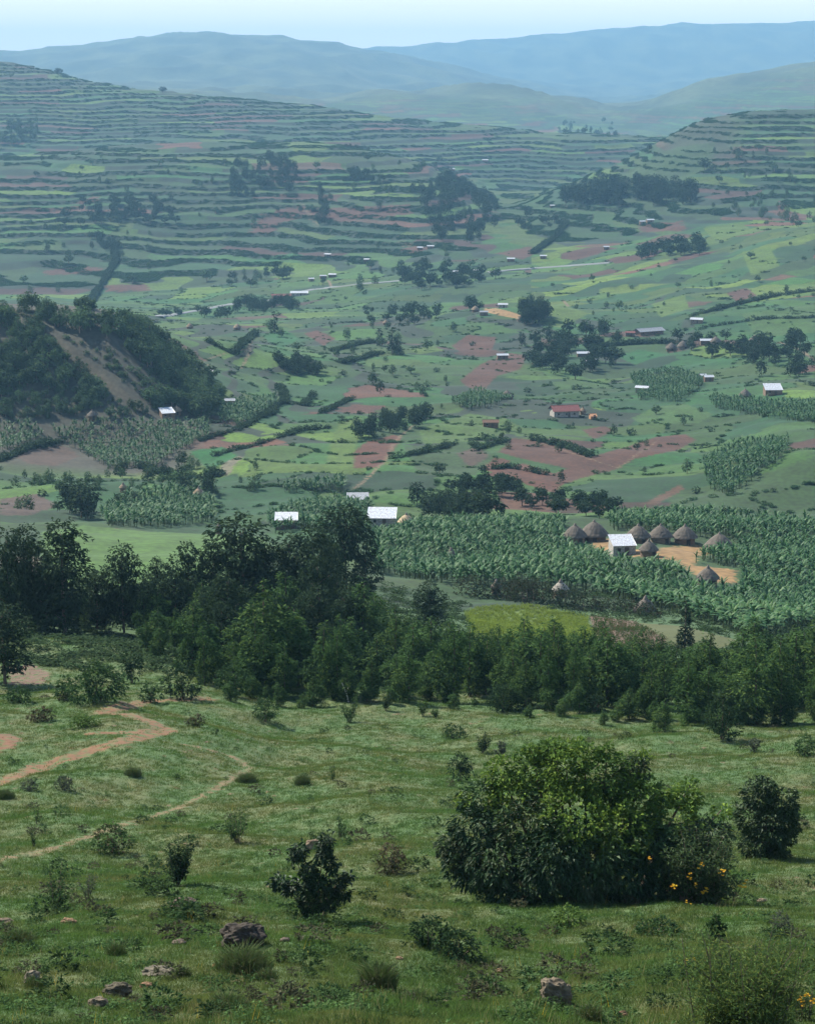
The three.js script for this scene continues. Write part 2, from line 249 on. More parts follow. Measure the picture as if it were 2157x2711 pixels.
for (const z of ZONES) {
  const n = z.n, cv = document.createElement('canvas'); cv.width = cv.height = n; const g = cv.getContext('2d');
  const U = (x) => (x + z.xw) / (2 * z.xw) * n, V = (d) => (d - z.d0) / (z.d1 - z.d0) * n;
  const trace = (P) => { g.beginPath(); P.forEach(([x, d], i) => (i ? g.lineTo(U(x), V(d)) : g.moveTo(U(x), V(d)))); };
  for (const [c, P] of EXTRA) { trace(P); g.closePath(); g.fillStyle = css(c); g.fill(); }
  for (const f of FIELDS) { trace(f.poly); g.closePath(); g.fillStyle = css(f.color); g.fill(); }
  for (const [c, w, P] of TRACKS) { // width in metres across both axes
    g.fillStyle = css(c);
    for (let i = 0; i < P.length - 1; i++) {
      const [x0, d0] = P[i], [x1, d1] = P[i + 1], L = Math.hypot(x1 - x0, d1 - d0) || 1, ox = -(d1 - d0) / L * w / 2, od = (x1 - x0) / L * w / 2;
      g.beginPath(); g.moveTo(U(x0 + ox), V(d0 + od)); g.lineTo(U(x1 + ox), V(d1 + od)); g.lineTo(U(x1 - ox), V(d1 - od)); g.lineTo(U(x0 - ox), V(d0 - od)); g.closePath(); g.fill();
      g.beginPath(); g.ellipse(U(x0), V(d0), w / 2 / (2 * z.xw) * n, w / 2 / (z.d1 - z.d0) * n, 0, 0, 7); g.fill();
    }
  }
  const over = g.getImageData(0, 0, n, n).data; z.over = over;
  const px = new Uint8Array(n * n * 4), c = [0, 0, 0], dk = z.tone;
  for (let r = 0; r < n; r++) {
    const d = z.d0 + (z.d1 - z.d0) * (r + 0.5) / n;
    for (let q = 0; q < n; q++) {
      const x = -z.xw + 2 * z.xw * (q + 0.5) / n, a = x / d, o = (r * n + q) * 4;
      if (Math.abs(a) > 0.42 && d > 60) { px[o] = 70; px[o + 1] = 95; px[o + 2] = 60; px[o + 3] = 255; continue; }
      let fine;
      if (d < 300) {
        const n1 = fbm(x / 7, d / 9, 3), n2 = fbm(x / 1.3 + 40, d / 1.7, 2), n3 = N2(x / 0.35, d / 0.4);
        fine = 1 + 0.24 * n2 + 0.2 * n3;
        const dry = clamp(0.36 + 0.9 * n1 + 0.5 * n2), far = sstep(165, 230, d);
        c[0] = lerp(lerp(0.072, 0.13, dry), 0.06, far); c[1] = lerp(lerp(0.14, 0.145, dry), 0.12, far); c[2] = lerp(lerp(0.034, 0.052, dry), 0.038, far);
        const worn = N2b(x / 1.9 + 9, d / 2.6) + 0.5 * N2b(x / 0.7, d / 0.9);
        if (worn > 0.95 && d < 170) { const k = clamp((worn - 0.95) * 4); c[0] = lerp(c[0], 0.2, k); c[1] = lerp(c[1], 0.125, k); c[2] = lerp(c[2], 0.07, k); }
      } else if (d < 1850) {
        const ph = sampleG(PHASE, a, d), terr = sstep(640, 760, d) * (1 - sstep(1300, 1500, d)), v = valleyPlot(x, d);
        plot(v.k1, v.k2, v.right ? 0.13 : 0.08, v.right ? 0.24 : 0.09, c);
        if (v.right) { c[0] *= 1.25; c[1] *= 1.1; }
        if (v.edge < 0.9 + 0.8 * N2(x / 9, d / 9)) { c[0] *= 0.6; c[1] *= 0.68; c[2] *= 0.75; }
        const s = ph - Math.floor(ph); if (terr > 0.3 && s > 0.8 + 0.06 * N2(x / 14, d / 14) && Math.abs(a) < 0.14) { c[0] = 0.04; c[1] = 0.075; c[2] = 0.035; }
        fine = 1 + 0.3 * N2(x / 2.2, d / 2.6) + 0.34 * fbm(x / 12, d / 14, 3);
        const k0 = 0.45 * (1 - sstep(420, 560, d)); if (k0 > 0) { c[0] = lerp(c[0], 0.07, k0); c[1] = lerp(c[1], 0.125, k0); c[2] = lerp(c[2], 0.045, k0); }
        if (a < -0.1 && d > 640 && d < 960) { const k = sstep(-0.09, -0.12, a) * sstep(650, 700, d); c[0] = lerp(c[0], 0.12, k); c[1] = lerp(c[1], 0.115, k); c[2] = lerp(c[2], 0.075, k); }
      } else {
        const far = sstep(4600, 6200, d), ph = sampleG(PHASE, a, d), b = Math.floor(ph), s = ph - b;
        const seg = Math.floor((x + 14 * N2(x / 90, d / 90)) / (45 + 90 * hash(b, 4)) + 20 * hash(b, 5));
        plot(b, seg, 0.17, 0.08, c);
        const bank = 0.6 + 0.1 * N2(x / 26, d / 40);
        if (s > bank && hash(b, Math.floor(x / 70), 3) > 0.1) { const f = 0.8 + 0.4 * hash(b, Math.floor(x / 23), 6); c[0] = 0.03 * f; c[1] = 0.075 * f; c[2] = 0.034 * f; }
        fine = 1 + 0.3 * N2(x / 5, d / 8) + 0.3 * fbm(x / 40, d / 60, 3);
        if (far > 0) { const m = clamp(0.5 + 1.1 * fbm(x / 260, d / 700, 4)); c[0] = lerp(c[0], lerp(0.03, 0.13, m), far); c[1] = lerp(c[1], lerp(0.065, 0.17, m), far); c[2] = lerp(c[2], lerp(0.035, 0.08, m), far); }
        else if (a > 0.115 && d > 2150 && d < 2700) { const k = sstep(0.115, 0.13, a) * (1 - sstep(0.15, 0.165, a)) * sstep(2150, 2250, d); c[0] = lerp(c[0], 0.075, k); c[1] = lerp(c[1], 0.11, k); c[2] = lerp(c[2], 0.05, k); }
      }
      // plots and tracks, with an uneven edge
      const jw = d < 300 ? 0.3 : d < 1850 ? 0.8 : 4, jx = jw * (N2(x / (jw * 3), d / (jw * 3)) + 0.6 * N2b(x / jw, d / jw)), jd = jw * (N2b(x / (jw * 3) + 8, d / (jw * 3)) + 0.6 * N2(x / jw + 5, d / jw));
      const oq = clamp(Math.floor((x + jx + z.xw) / (2 * z.xw) * n), 0, n - 1), or = clamp(Math.floor((d + jd - z.d0) / (z.d1 - z.d0) * n), 0, n - 1), oo = (or * n + oq) * 4;
      let al = over[oo + 3] / 255;
      if (al > 0) { if (d < 170) al *= clamp(0.85 + 0.9 * N2(x / 0.8, d / 1.1)); c[0] = lerp(c[0], toLin[over[oo]], al); c[1] = lerp(c[1], toLin[over[oo + 1]], al); c[2] = lerp(c[2], toLin[over[oo + 2]], al); }
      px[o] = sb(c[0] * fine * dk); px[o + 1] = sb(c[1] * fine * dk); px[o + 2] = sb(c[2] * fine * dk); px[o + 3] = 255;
    }
  }
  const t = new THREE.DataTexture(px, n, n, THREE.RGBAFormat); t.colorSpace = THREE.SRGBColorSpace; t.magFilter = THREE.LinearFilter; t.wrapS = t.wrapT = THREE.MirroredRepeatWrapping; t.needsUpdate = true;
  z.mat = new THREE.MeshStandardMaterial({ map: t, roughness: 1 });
}
// terrain meshes: each zone, and within it each outlined plot as a sheet of its own that shares the edges
{
  const pos = new Float32Array(nc * nr * 3), nor = new Float32Array(nc * nr * 3);
  for (let i = 0; i < nr; i++) for (let j = 0; j < nc; j++) { const k = (i * nc + j) * 3; pos[k] = COLS[j] * ROWS[i]; pos[k + 1] = CAMY + HT[i * nc + j]; pos[k + 2] = -ROWS[i]; }
  const at = (i, j, v) => { const k = (clamp(i, 0, nr - 1) * nc + clamp(j, 0, nc - 1)) * 3; return v.set(pos[k], pos[k + 1], pos[k + 2]); };
  const A = new THREE.Vector3(), B = new THREE.Vector3(), C = new THREE.Vector3(), Dd = new THREE.Vector3();
  for (let i = 0; i < nr; i++) for (let j = 0; j < nc; j++) { at(i, j + 1, A).sub(at(i, j - 1, B)); at(i + 1, j, C).sub(at(i - 1, j, Dd)); A.cross(C).normalize(); const k = (i * nc + j) * 3; nor[k] = A.x; nor[k + 1] = A.y; nor[k + 2] = A.z; }
  const cell = new Int16Array(nc * nr).fill(-1);
  FIELDS.forEach((f, id) => {
    const r0 = Math.floor(rowOf(f.box[2])), r1 = Math.ceil(rowOf(f.box[3]));
    for (let i = r0; i <= r1 && i < nr - 1; i++) for (let j = 0; j < nc - 1; j++) { const d = (ROWS[i] + ROWS[i + 1]) / 2, x = (COLS[j] + COLS[j + 1]) / 2 * d; if (x > f.box[0] && x < f.box[1] && inPoly(f.poly, x, d)) cell[i * nc + j] = id; }
  });
  ZONES.forEach((z) => {
    const lists = new Map();
    for (let i = 0; i < nr - 1; i++) {
      const d = (ROWS[i] + ROWS[i + 1]) / 2; if (d < z.d0 || d > z.d1) continue;
      for (let j = 0; j < nc - 1; j++) {
        const id = cell[i * nc + j]; if (!lists.has(id)) lists.set(id, []);
        const a = i * nc + j; lists.get(id).push(a, a + 1, a + nc + 1, a, a + nc + 1, a + nc);
      }
    }
    for (const [id, list] of lists) {
      if (list.length < 24) continue;
      const map = new Map(), idx = new Uint32Array(list.length), P = [], Nn = [], UV = [];
      list.forEach((v, q) => {
        let m = map.get(v);
        if (m === undefined) { m = map.size; map.set(v, m); P.push(pos[v * 3], pos[v * 3 + 1], pos[v * 3 + 2]); Nn.push(nor[v * 3], nor[v * 3 + 1], nor[v * 3 + 2]); UV.push((pos[v * 3] + z.xw) / (2 * z.xw), (-pos[v * 3 + 2] - z.d0) / (z.d1 - z.d0)); }
        idx[q] = m;
      });
      const g = new THREE.BufferGeometry();
      g.setAttribute('position', new THREE.BufferAttribute(new Float32Array(P), 3)); g.setAttribute('normal', new THREE.BufferAttribute(new Float32Array(Nn), 3)); g.setAttribute('uv', new THREE.BufferAttribute(new Float32Array(UV), 2)); g.setIndex(new THREE.BufferAttribute(idx, 1));
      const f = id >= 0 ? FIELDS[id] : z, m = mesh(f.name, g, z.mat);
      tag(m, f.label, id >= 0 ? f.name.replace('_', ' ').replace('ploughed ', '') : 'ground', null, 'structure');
    }
  });
}

// ---------------------------------------------------------------- foliage builders
const leafMat = (rough = 0.6, trans = 0.25, spec = 0.5) => new THREE.MeshPhysicalMaterial({ vertexColors: true, color: 0xffffff, roughness: rough, transmission: trans, thickness: 0, side: THREE.DoubleSide, specularIntensity: spec });
const LEAF = leafMat(0.9, 0.25, 0.1), GRASS = leafMat(0.9, 0.45, 0.1), GLOSSY = leafMat(0.55, 0.22, 0.3), BARK = std(0.12, 0.09, 0.065), PALEBARK = std(0.3, 0.26, 0.2);
class Tris { // collects coloured triangles
  constructor() { this.p = []; this.c = []; this.i = []; }
  v(x, y, z, c) { this.p.push(x, y, z); this.c.push(c[0], c[1], c[2]); return this.p.length / 3 - 1; }
  geo() { const g = new THREE.BufferGeometry(); g.setAttribute('position', new THREE.Float32BufferAttribute(this.p, 3)); g.setAttribute('color', new THREE.Float32BufferAttribute(this.c, 3)); g.setIndex(this.i); return g; }
}
const tmpA = new THREE.Vector3(), tmpB = new THREE.Vector3(), tmpC = new THREE.Vector3();
function leaf(T, p, dir, up, len, wid, col, fold = 0.25) { // folded pointed leaf from p along dir
  tmpA.copy(dir).normalize(); tmpB.crossVectors(tmpA, up).normalize(); tmpC.crossVectors(tmpB, tmpA);
  const a = T.v(p.x, p.y, p.z, col), mx = p.x + tmpA.x * len * 0.45 + tmpC.x * fold * wid, my = p.y + tmpA.y * len * 0.45 + tmpC.y * fold * wid, mz = p.z + tmpA.z * len * 0.45 + tmpC.z * fold * wid;
  const l = T.v(mx + tmpB.x * wid / 2, my + tmpB.y * wid / 2, mz + tmpB.z * wid / 2, col), r = T.v(mx - tmpB.x * wid / 2, my - tmpB.y * wid / 2, mz - tmpB.z * wid / 2, col);
  const t = T.v(p.x + tmpA.x * len, p.y + tmpA.y * len - 0.1 * len, p.z + tmpA.z * len, col);
  T.i.push(a, l, t, a, t, r);
}
// leaves spread through the outer part of rounded lobes; lobes: [x, y, z, rx, ry, rz]
function leafCloud({ lobes, n, len, wid, droop = 0.3, colors, seed, shell = 0.45, gap = 0.25, sprig = 3, jit = 0.3 }) {
  const R = rng(seed), T = new Tris(), w = lobes.map((l) => (l[3] * l[4] + l[4] * l[5] + l[3] * l[5])), tot = w.reduce((a, b) => a + b, 0);
  const p = new THREE.Vector3(), q = new THREE.Vector3(), dir = new THREE.Vector3(), up = new THREE.Vector3();
  let made = 0, tries = 0;
  while (made < n && tries++ < n * 4) {
    let k = R() * tot, li = 0; while (k > w[li]) k -= w[li++];
    const L = lobes[li], th = R() * 6.2832, cy = R() * 2 - 1, sy = Math.sqrt(1 - cy * cy);
    dir.set(Math.cos(th) * sy, cy, Math.sin(th) * sy);
    const bump = 1 + 0.28 * N3(dir.x * 2.1 + seed, dir.y * 2.1 + li, dir.z * 2.1) + 0.14 * N3(dir.x * 5, dir.y * 5 + li * 3, dir.z * 5 + seed);
    const rr = (1 - shell * R() * R()) * bump;
    p.set(L[0] + dir.x * rr * L[3], L[1] + dir.y * rr * L[4], L[2] + dir.z * rr * L[5]);
    if (p.y < 0.02) continue;
    if (N3(p.x * 0.9 / len * 0.2 + seed, p.y * 0.2 / len, p.z * 0.2 / len) < -1 + gap * 2) continue;
    let inside = false; for (let m = 0; m < lobes.length && !inside; m++) if (m !== li) { const M = lobes[m], e = ((p.x - M[0]) / M[3]) ** 2 + ((p.y - M[1]) / M[4]) ** 2 + ((p.z - M[2]) / M[5]) ** 2; if (e < 0.3) inside = true; }
    if (inside) continue;
    const base = colors[(R() * colors.length * 0.35 + (hash(li, seed) * 0.65 + 0.0) * colors.length) % colors.length | 0], f = 1 - jit / 2 + jit * R();
    const col = [base[0] * f * (0.95 + 0.1 * R()), base[1] * f, base[2] * f];
    for (let s = 0; s < sprig; s++) {
      up.set(R() - 0.5, R() + 0.4, R() - 0.5).normalize();
      q.set(dir.x + (R() - 0.5) * 1.6, dir.y * 0.6 - droop + (R() - 0.5) * 1.2, dir.z + (R() - 0.5) * 1.6);
      const sc = 0.7 + 0.6 * R();
      leaf(T, p, q, up, len * sc, wid * sc, col);
      p.x += (R() - 0.5) * len * 0.9; p.y += (R() - 0.5) * len * 0.9; p.z += (R() - 0.5) * len * 0.9; made++;
    }
  }
  return T.geo();
}
function limb(pts, r0, r1, seg = 5) { // tapered round branch through points
  const P = pts.map((p) => new THREE.Vector3(...p)), c = new THREE.CatmullRomCurve3(P), n = Math.max(2, (P.length - 1) * 3), g = new THREE.TubeGeometry(c, n, 1, seg, false), pos = g.attributes.position, u = new THREE.Vector3();
  for (let i = 0; i <= n; i++) { c.getPointAt(i / n, u); const r = lerp(r0, r1, i / n); for (let j = 0; j <= seg; j++) { const k = i * (seg + 1) + j; pos.setXYZ(k, u.x + (pos.getX(k) - u.x) * r, u.y + (pos.getY(k) - u.y) * r, u.z + (pos.getZ(k) - u.z) * r); } }
  g.computeVertexNormals(); return g;
}
const merged = (l) => mergeGeometries(l.map((g) => { const k = g.index ? g.toNonIndexed() : g; for (const n of Object.keys(k.attributes)) if (!['position', 'normal'].includes(n)) k.deleteAttribute(n); return k; }));
function plant(parts) { return parts; } // [[name, geometry, material], ...] shared by all copies of a kind
function put(kind, parts, label, category, pos, scale, turn, group, kindTag) {
  const g = thing(kind, label, category, pos, turn, group); g.scale.set(scale[0], scale[1], scale[2] ?? scale[0]);
  for (const [n, geo, mat] of parts) mesh(n, geo, mat, g);
  return g;
}
const EUC = [[0.022, 0.045, 0.02], [0.028, 0.055, 0.022], [0.034, 0.06, 0.026], [0.026, 0.05, 0.028], [0.04, 0.068, 0.028]];
const YOUNG = [[0.045, 0.095, 0.026], [0.065, 0.125, 0.032], [0.034, 0.074, 0.024], [0.095, 0.155, 0.036]];
// unit trees: height 1, so that a copy is scaled to its height
function tallTree(seed, n = 2600, len = 0.045, bare = 0.3, spread = 0.2) { // mature eucalyptus: bare lower trunk, rounded tiers
  const R = rng(seed), lobes = [], limbs = [limb([[0, -0.03, 0], [0.01, 0.35, 0.005], [0.02 * (R() - 0.5), 0.92, 0]], 0.016, 0.004)];
  for (let i = 0; i < 9; i++) {
    const y = bare + 0.08 + (0.86 - bare) * (i / 8), rr = spread * (0.65 + 0.5 * Math.sin(Math.PI * clamp((y - bare) / (1.02 - bare)))) * (0.8 + 0.4 * R()), th = i * 2.4 + R(), o = spread * 0.55 * (i < 8 ? 1 : 0.1);
    const c = [Math.cos(th) * o, y, Math.sin(th) * o]; lobes.push([c[0], c[1], c[2], rr * 0.62, rr * 0.66, rr * 0.62]);
    limbs.push(limb([[0, y - 0.1, 0], [c[0] * 0.6, y - 0.04, c[2] * 0.6], c], 0.006, 0.002, 4));
  }
  return [['trunk', merged(limbs), BARK], ['crown', leafCloud({ lobes, n, len, wid: len * 0.5, droop: 0.5, colors: EUC, seed, shell: 0.6, gap: 0.22 }), LEAF]];
}
function slimTree(seed, n = 2200, len = 0.05, colors = YOUNG, wide = 0.16) { // young tree leafy from low down, pointed top
  const R = rng(seed), lobes = [], lean = (R() - 0.5) * 0.1;
  for (let i = 0; i < 8; i++) { const y = 0.14 + 0.78 * i / 7, rr = wide * (0.2 + 1.05 * Math.sin(Math.PI * (0.25 + 0.73 * i / 7))) * (0.8 + 0.4 * R()), th = R() * 6.28, o = rr * 0.6; lobes.push([Math.cos(th) * o + lean * y, y, Math.sin(th) * o, rr, Math.max(rr, 0.09) * 1.05, rr]); }
  return [['trunk', limb([[0, -0.04, 0], [lean * 0.4, 0.4, 0], [lean, 0.95, 0]], 0.014, 0.003), BARK], ['crown', leafCloud({ lobes, n, len, wid: len * 0.45, droop: 0.35, colors, seed, shell: 0.65, gap: 0.2 }), LEAF]];
}
function cypress(seed, n = 1600, len = 0.05) { const lobes = []; for (let i = 0; i < 7; i++) { const y = 0.1 + 0.8 * i / 6, r = 0.13 * (1 - 0.75 * i / 6); lobes.push([0, y, 0, r, 0.12, r]); } return [['trunk', limb([[0, -0.04, 0], [0, 0.5, 0], [0, 0.95, 0]], 0.02, 0.004), BARK], ['crown', leafCloud({ lobes, n, len, wid: len * 0.4, droop: -0.5, colors: EUC, seed, shell: 0.5, gap: 0.1 }), LEAF]]; }
function roundTree(seed, n = 1200, len = 0.08, colors = EUC) { const R = rng(seed), lobes = []; for (let i = 0; i < 7; i++) { const th = i * 2.4, o = i ? 0.2 : 0; lobes.push([Math.cos(th) * o, 0.5 + 0.28 * R() + (i ? 0 : 0.15), Math.sin(th) * o, 0.22, 0.2, 0.22]); } return [['trunk', merged([limb([[0, -0.05, 0], [0.01, 0.3, 0], [0, 0.65, 0]], 0.03, 0.012), limb([[0, 0.25, 0], [0.12, 0.45, 0.05], [0.2, 0.6, 0.1]], 0.014, 0.005, 4), limb([[0, 0.22, 0], [-0.12, 0.42, -0.05], [-0.2, 0.6, 0.05]], 0.014, 0.005, 4)]), BARK], ['crown', leafCloud({ lobes, n, len, wid: len * 0.6, droop: 0.2, colors, seed, shell: 0.6, gap: 0.22 }), LEAF]]; }
const TALL = [1, 2, 3, 4, 5].map((s) => tallTree(100 + s, 4200, 0.035, 0.14, 0.21)), SLIM = [1, 2, 3, 4, 5, 6].map((s) => slimTree(200 + s, 3500, 0.035, YOUNG, 0.105 + 0.014 * (s % 3))), CYP = [cypress(301), cypress(302)];
const TALLF = [1, 2, 3].map((s) => tallTree(400 + s, 520, 0.1, 0.16, 0.24)), SLIMF = [1, 2, 3].map((s) => slimTree(410 + s, 420, 0.11, EUC, 0.17)), ROUNDF = [1, 2, 3].map((s) => roundTree(420 + s, 420, 0.14)), CYPF = [cypress(431, 300, 0.11)];
const pick = (l, R) => l[(R() * l.length) | 0];

// ---------------------------------------------------------------- the tree belt below the grass slope
const R1 = rng(77);
const treeAt = (name, parts, vx, vBase, vTop, wide, label, category, group) => { const p = hit(vx, vBase), h = (vBase - vTop) * mpp(p) / CS; p.y -= 0.05; return put(name, parts, label, category, p, [h * wide, h, h * wide], R1() * 6.28, group); };
[ // tall trees that stand out: view column, base row, top row, width factor
  [22, 1335, 1112, 0.9, 'tall dark eucalyptus nearest the left edge of the picture'], [62, 1325, 1106, 0.8, 'slim tall eucalyptus second from the left edge'], [138, 1335, 1096, 1.05, 'round topped eucalyptus standing before the green meadow at the left'],
  [262, 1335, 1148, 0.85, 'dark eucalyptus alone before the middle of the meadow'], [205, 1330, 1205, 1.1, 'lower eucalyptus between two taller ones at the left'], [100, 1330, 1175, 1, 'eucalyptus filling the gap beside the round topped one'],
  [332, 1330, 1172, 0.6, 'thin pointed eucalyptus before the right end of the meadow'], [400, 1335, 1142, 0.85, 'upright eucalyptus left of the broadest crown'], [455, 1335, 1140, 0.75, 'narrow eucalyptus touching the broadest crown'],
  [512, 1335, 1092, 1.25, 'broadest eucalyptus crown in the middle of the tall row'], [560, 1330, 1130, 1, 'eucalyptus just right of the broadest crown'], [612, 1330, 1122, 1.1, 'dense dark eucalyptus below the small white roof'], [660, 1320, 1108, 1, 'eucalyptus left of the tree with the bare trunk'],
  [770, 1275, 1165, 1.2, 'low dark tree at the right foot of the bare trunked eucalyptus'], [905, 1335, 1225, 1.15, 'dark bushy tree before the bananas beside the hedge'], [300, 1340, 1215, 0.9, 'short eucalyptus behind the sloping sward'], [370, 1345, 1195, 0.9, 'short eucalyptus right of the sloping sward'],
  [700, 1310, 1150, 1, 'dark eucalyptus behind the bare trunked one'], [12, 1440, 1275, 1.35, 'black green tree cut by the left edge beside the bare plot'],
].forEach(([x, b, t, w, label], i) => treeAt('eucalyptus_tree', TALL[i % 5], x, b, t, w * 1.15, label, 'tree', 'tall eucalyptus row'));
treeAt('eucalyptus_tree', tallTree(177, 3200, 0.045, 0.5, 0.25), 730, 1262, 1076, 1.15, 'tallest eucalyptus with a bare pale trunk and round head', 'tree', 'tall eucalyptus row');
treeAt('cypress_tree', CYP[0], 1440, 1372, 1250, 1.1, 'pointed dark cypress rising from the young tree belt at the right', 'tree');
const topLine = pchip([-60, 60, 280, 420, 600, 800, 860, 1000, 1100, 1300, 1480, 1600, 1720], [1250, 1255, 1250, 1240, 1235, 1250, 1300, 1330, 1335, 1345, 1365, 1340, 1325]);
const botLine = pchip([-60, 60, 280, 330, 420, 520, 700, 900, 1000, 1200, 1400, 1500, 1600, 1720], [1330, 1335, 1345, 1385, 1430, 1465, 1468, 1472, 1480, 1490, 1508, 1520, 1520, 1515]);
{ // the belt itself: rows of young trees from the far side to the near side
  let k = 0; const belt = new Map();
  const SEG = [[150, 'below the leftmost tall eucalyptus'], [300, 'beside the sloping sward'], [450, 'below the upright narrow eucalyptus'], [580, 'below the broadest eucalyptus crown'], [700, 'below the dense dark eucalyptus'], [860, 'below the bare trunked tallest eucalyptus'], [990, 'below the dark bushy tree'], [1120, 'before the left half of the bright field'], [1240, 'before the right half of the bright field'], [1400, 'before the furrowed brown field'], [1500, 'round the pointed cypress'], [1620, 'behind the dense dark shrub'], [9999, 'close to the right edge']];
  const ROWN = ['rearmost row', 'next to rearmost row', 'rear middle row', 'front middle row', 'second front row', 'front row', 'low fringe'];
  for (let row = 0; row < 6; row++) for (let i = 0; i < 40; i++) {
    if (R1() < 0.08) continue;
    const x = -50 + (i + (row % 2) * 0.5 + (R1() - 0.5) * 1.1) * 1815 / 40, top = topLine(x), bot = botLine(x), f = row / 5, b = lerp(lerp(top, bot, 0.45), bot, f) + (R1() - 0.5) * 16;
    if (x < 300 && row > 3) continue;
    if (bot - top < 40) continue;
    const left = x < 860, p = hit(x, Math.max(b, 1290)), want = left && row < 3 ? 6 + 3.5 * R1() : row === 5 ? 2.6 + 2.8 * R1() : 4.4 + 3 * R1();
    const maxH = (Math.max(b, 1290) - top) * mpp(p) * 1.15 / CS, h = Math.min(want, Math.max(2.2, maxH)) * (0.7 + 0.6 * R1());
    p.y -= 0.06;
    const dark = left && row < 4 && R1() < 0.35;
    const key = row * 100 + SEG.findIndex((q) => x < q[0]), made = put('young_tree', dark ? TALL[k % 5] : SLIM[k % 6], '', 'tree', p, [h * (dark ? 1.2 : 1.3) * (0.75 + 0.5 * R1()), h], R1() * 6.28, left ? 'young trees of the left belt' : 'young trees of the right belt');
    if (!belt.has(key)) belt.set(key, []); belt.get(key).push([x, made, dark]);
    k++;
  }
  for (let i = 0; i < 34; i++) { // low saplings in front of the belt
    const x = 470 + 1260 * (i + R1() * 0.8) / 34, b = botLine(x) + 4 + 34 * R1() * R1(), p = hit(x, b), h = 0.9 + 1.7 * R1(); p.y -= 0.04;
    const key = 600 + SEG.findIndex((q) => x < q[0]), made = put('young_tree', SLIM[i % 6], '', 'tree', p, [h * 1.7, h], R1() * 6.28, 'young trees of the right belt'); if (!belt.has(key)) belt.set(key, []); belt.get(key).push([x, made, false]);
  }
  for (const [key, l] of belt) { l.sort((p, q) => p[0] - q[0]); l.forEach(([, o, dark], i) => { o.userData.label = `${l.length === 1 ? 'single' : i === 0 ? 'leftmost' : i === l.length - 1 ? 'rightmost' : i === 1 ? 'second' : 'third'} ${dark ? 'dark' : 'slender'} young tree, ${ROWN[Math.floor(key / 100)]} ${SEG[key % 100][1]}`; }); }
}

// ---------------------------------------------------------------- thatched huts and metal roofed houses
const R2 = rng(501);
const noiseTex = (() => { // blotchy mud plaster
  const n = 128, px = new Uint8Array(n * n * 4);
  for (let y = 0; y < n; y++) for (let x = 0; x < n; x++) { const v = clamp(0.78 + 0.25 * fbm(x / 18, y / 24, 3) + 0.12 * N2(x / 2, y / 3)), o = (y * n + x) * 4; px[o] = 255 * v; px[o + 1] = 250 * v; px[o + 2] = 240 * v; px[o + 3] = 255; }
  const t = new THREE.DataTexture(px, n, n); t.colorSpace = THREE.SRGBColorSpace; t.magFilter = THREE.LinearFilter; t.wrapS = t.wrapT = THREE.RepeatWrapping; t.needsUpdate = true; return t;
})();
const rustTex = (() => { // corrugated sheet: dull streaks and rust spots down the fall
  const n = 256, px = new Uint8Array(n * n * 4);
  for (let y = 0; y < n; y++) for (let x = 0; x < n; x++) { const s = clamp(0.86 + 0.12 * N2(x / 5, y / 70) + 0.1 * fbm(x / 30, y / 30, 2)), r = clamp((fbm(x / 22 + 9, y / 40, 3) - 0.28) * 4), o = (y * n + x) * 4; px[o] = 255 * lerp(s, 0.6, r); px[o + 1] = 255 * lerp(s, 0.45, r); px[o + 2] = 255 * lerp(s, 0.36, r); px[o + 3] = 255; }
  const t = new THREE.DataTexture(px, n, n); t.colorSpace = THREE.SRGBColorSpace; t.magFilter = THREE.LinearFilter; t.wrapS = t.wrapT = THREE.RepeatWrapping; t.needsUpdate = true; return t;
})();
const MUD = [std(0.3, 0.2, 0.13, { map: noiseTex }), std(0.42, 0.33, 0.25, { map: noiseTex }), std(0.22, 0.15, 0.1, { map: noiseTex })], WHITEWALL = std(0.6, 0.58, 0.54, { map: noiseTex }), DARK = std(0.03, 0.025, 0.02);
const SHEET = new THREE.MeshStandardMaterial({ color: new THREE.Color().setRGB(0.72, 0.75, 0.78), roughness: 0.5, metalness: 0.35, map: rustTex }), GREYSHEET = new THREE.MeshStandardMaterial({ color: new THREE.Color().setRGB(0.4, 0.42, 0.44), roughness: 0.55, metalness: 0.3, map: rustTex }), REDSHEET = std(0.22, 0.06, 0.05, { roughness: 0.7, map: rustTex });
const THATCH = new THREE.MeshStandardMaterial({ vertexColors: true, roughness: 1 });
function thatchRoof(rad, h, seed, tint) { // straw in uneven layers, ragged eave
  const R = rng(seed), nseg = 44, rings = 15, T = new Tris();
  for (let i = 0; i <= rings; i++) for (let j = 0; j < nseg; j++) {
    const f = i / rings, th = j / nseg * 6.2832, lay = Math.floor(f * 5), fr = f * 5 - lay;
    let r = rad * (0.05 + 0.95 * Math.pow(f, 0.85)) * (1 + 0.02 * fr), y = h * (1 - Math.pow(f, 1.25)) + (fr > 0.85 ? 0.05 : 0);
    r *= 1 + 0.03 * N2(th * 3 + seed, f * 3); if (i === rings) y -= 0.28 * R() * (0.6 + 0.4 * N2(th * 2, seed));
    const streak = 0.72 + 0.45 * hash(j, lay, seed) * 0.6 + 0.2 * R(), g = streak * (0.9 + 0.25 * N2(th * 2 + 5, f * 2 + seed));
    T.v(Math.cos(th) * r, y, Math.sin(th) * r, [tint[0] * g, tint[1] * g, tint[2] * g]);
  }
  for (let i = 0; i < rings; i++) for (let j = 0; j < nseg; j++) { const a = i * nseg + j, b = i * nseg + (j + 1) % nseg; T.i.push(a, b, b + nseg, a, b + nseg, a + nseg); }
  const top = T.v(0, h * 1.06, 0, tint); for (let j = 0; j < nseg; j++) T.i.push(top, (j + 1) % nseg, j);
  const g = T.geo(); return g;
}
const GREYTHATCH = [0.125, 0.105, 0.082], TANTHATCH = [0.26, 0.19, 0.12];
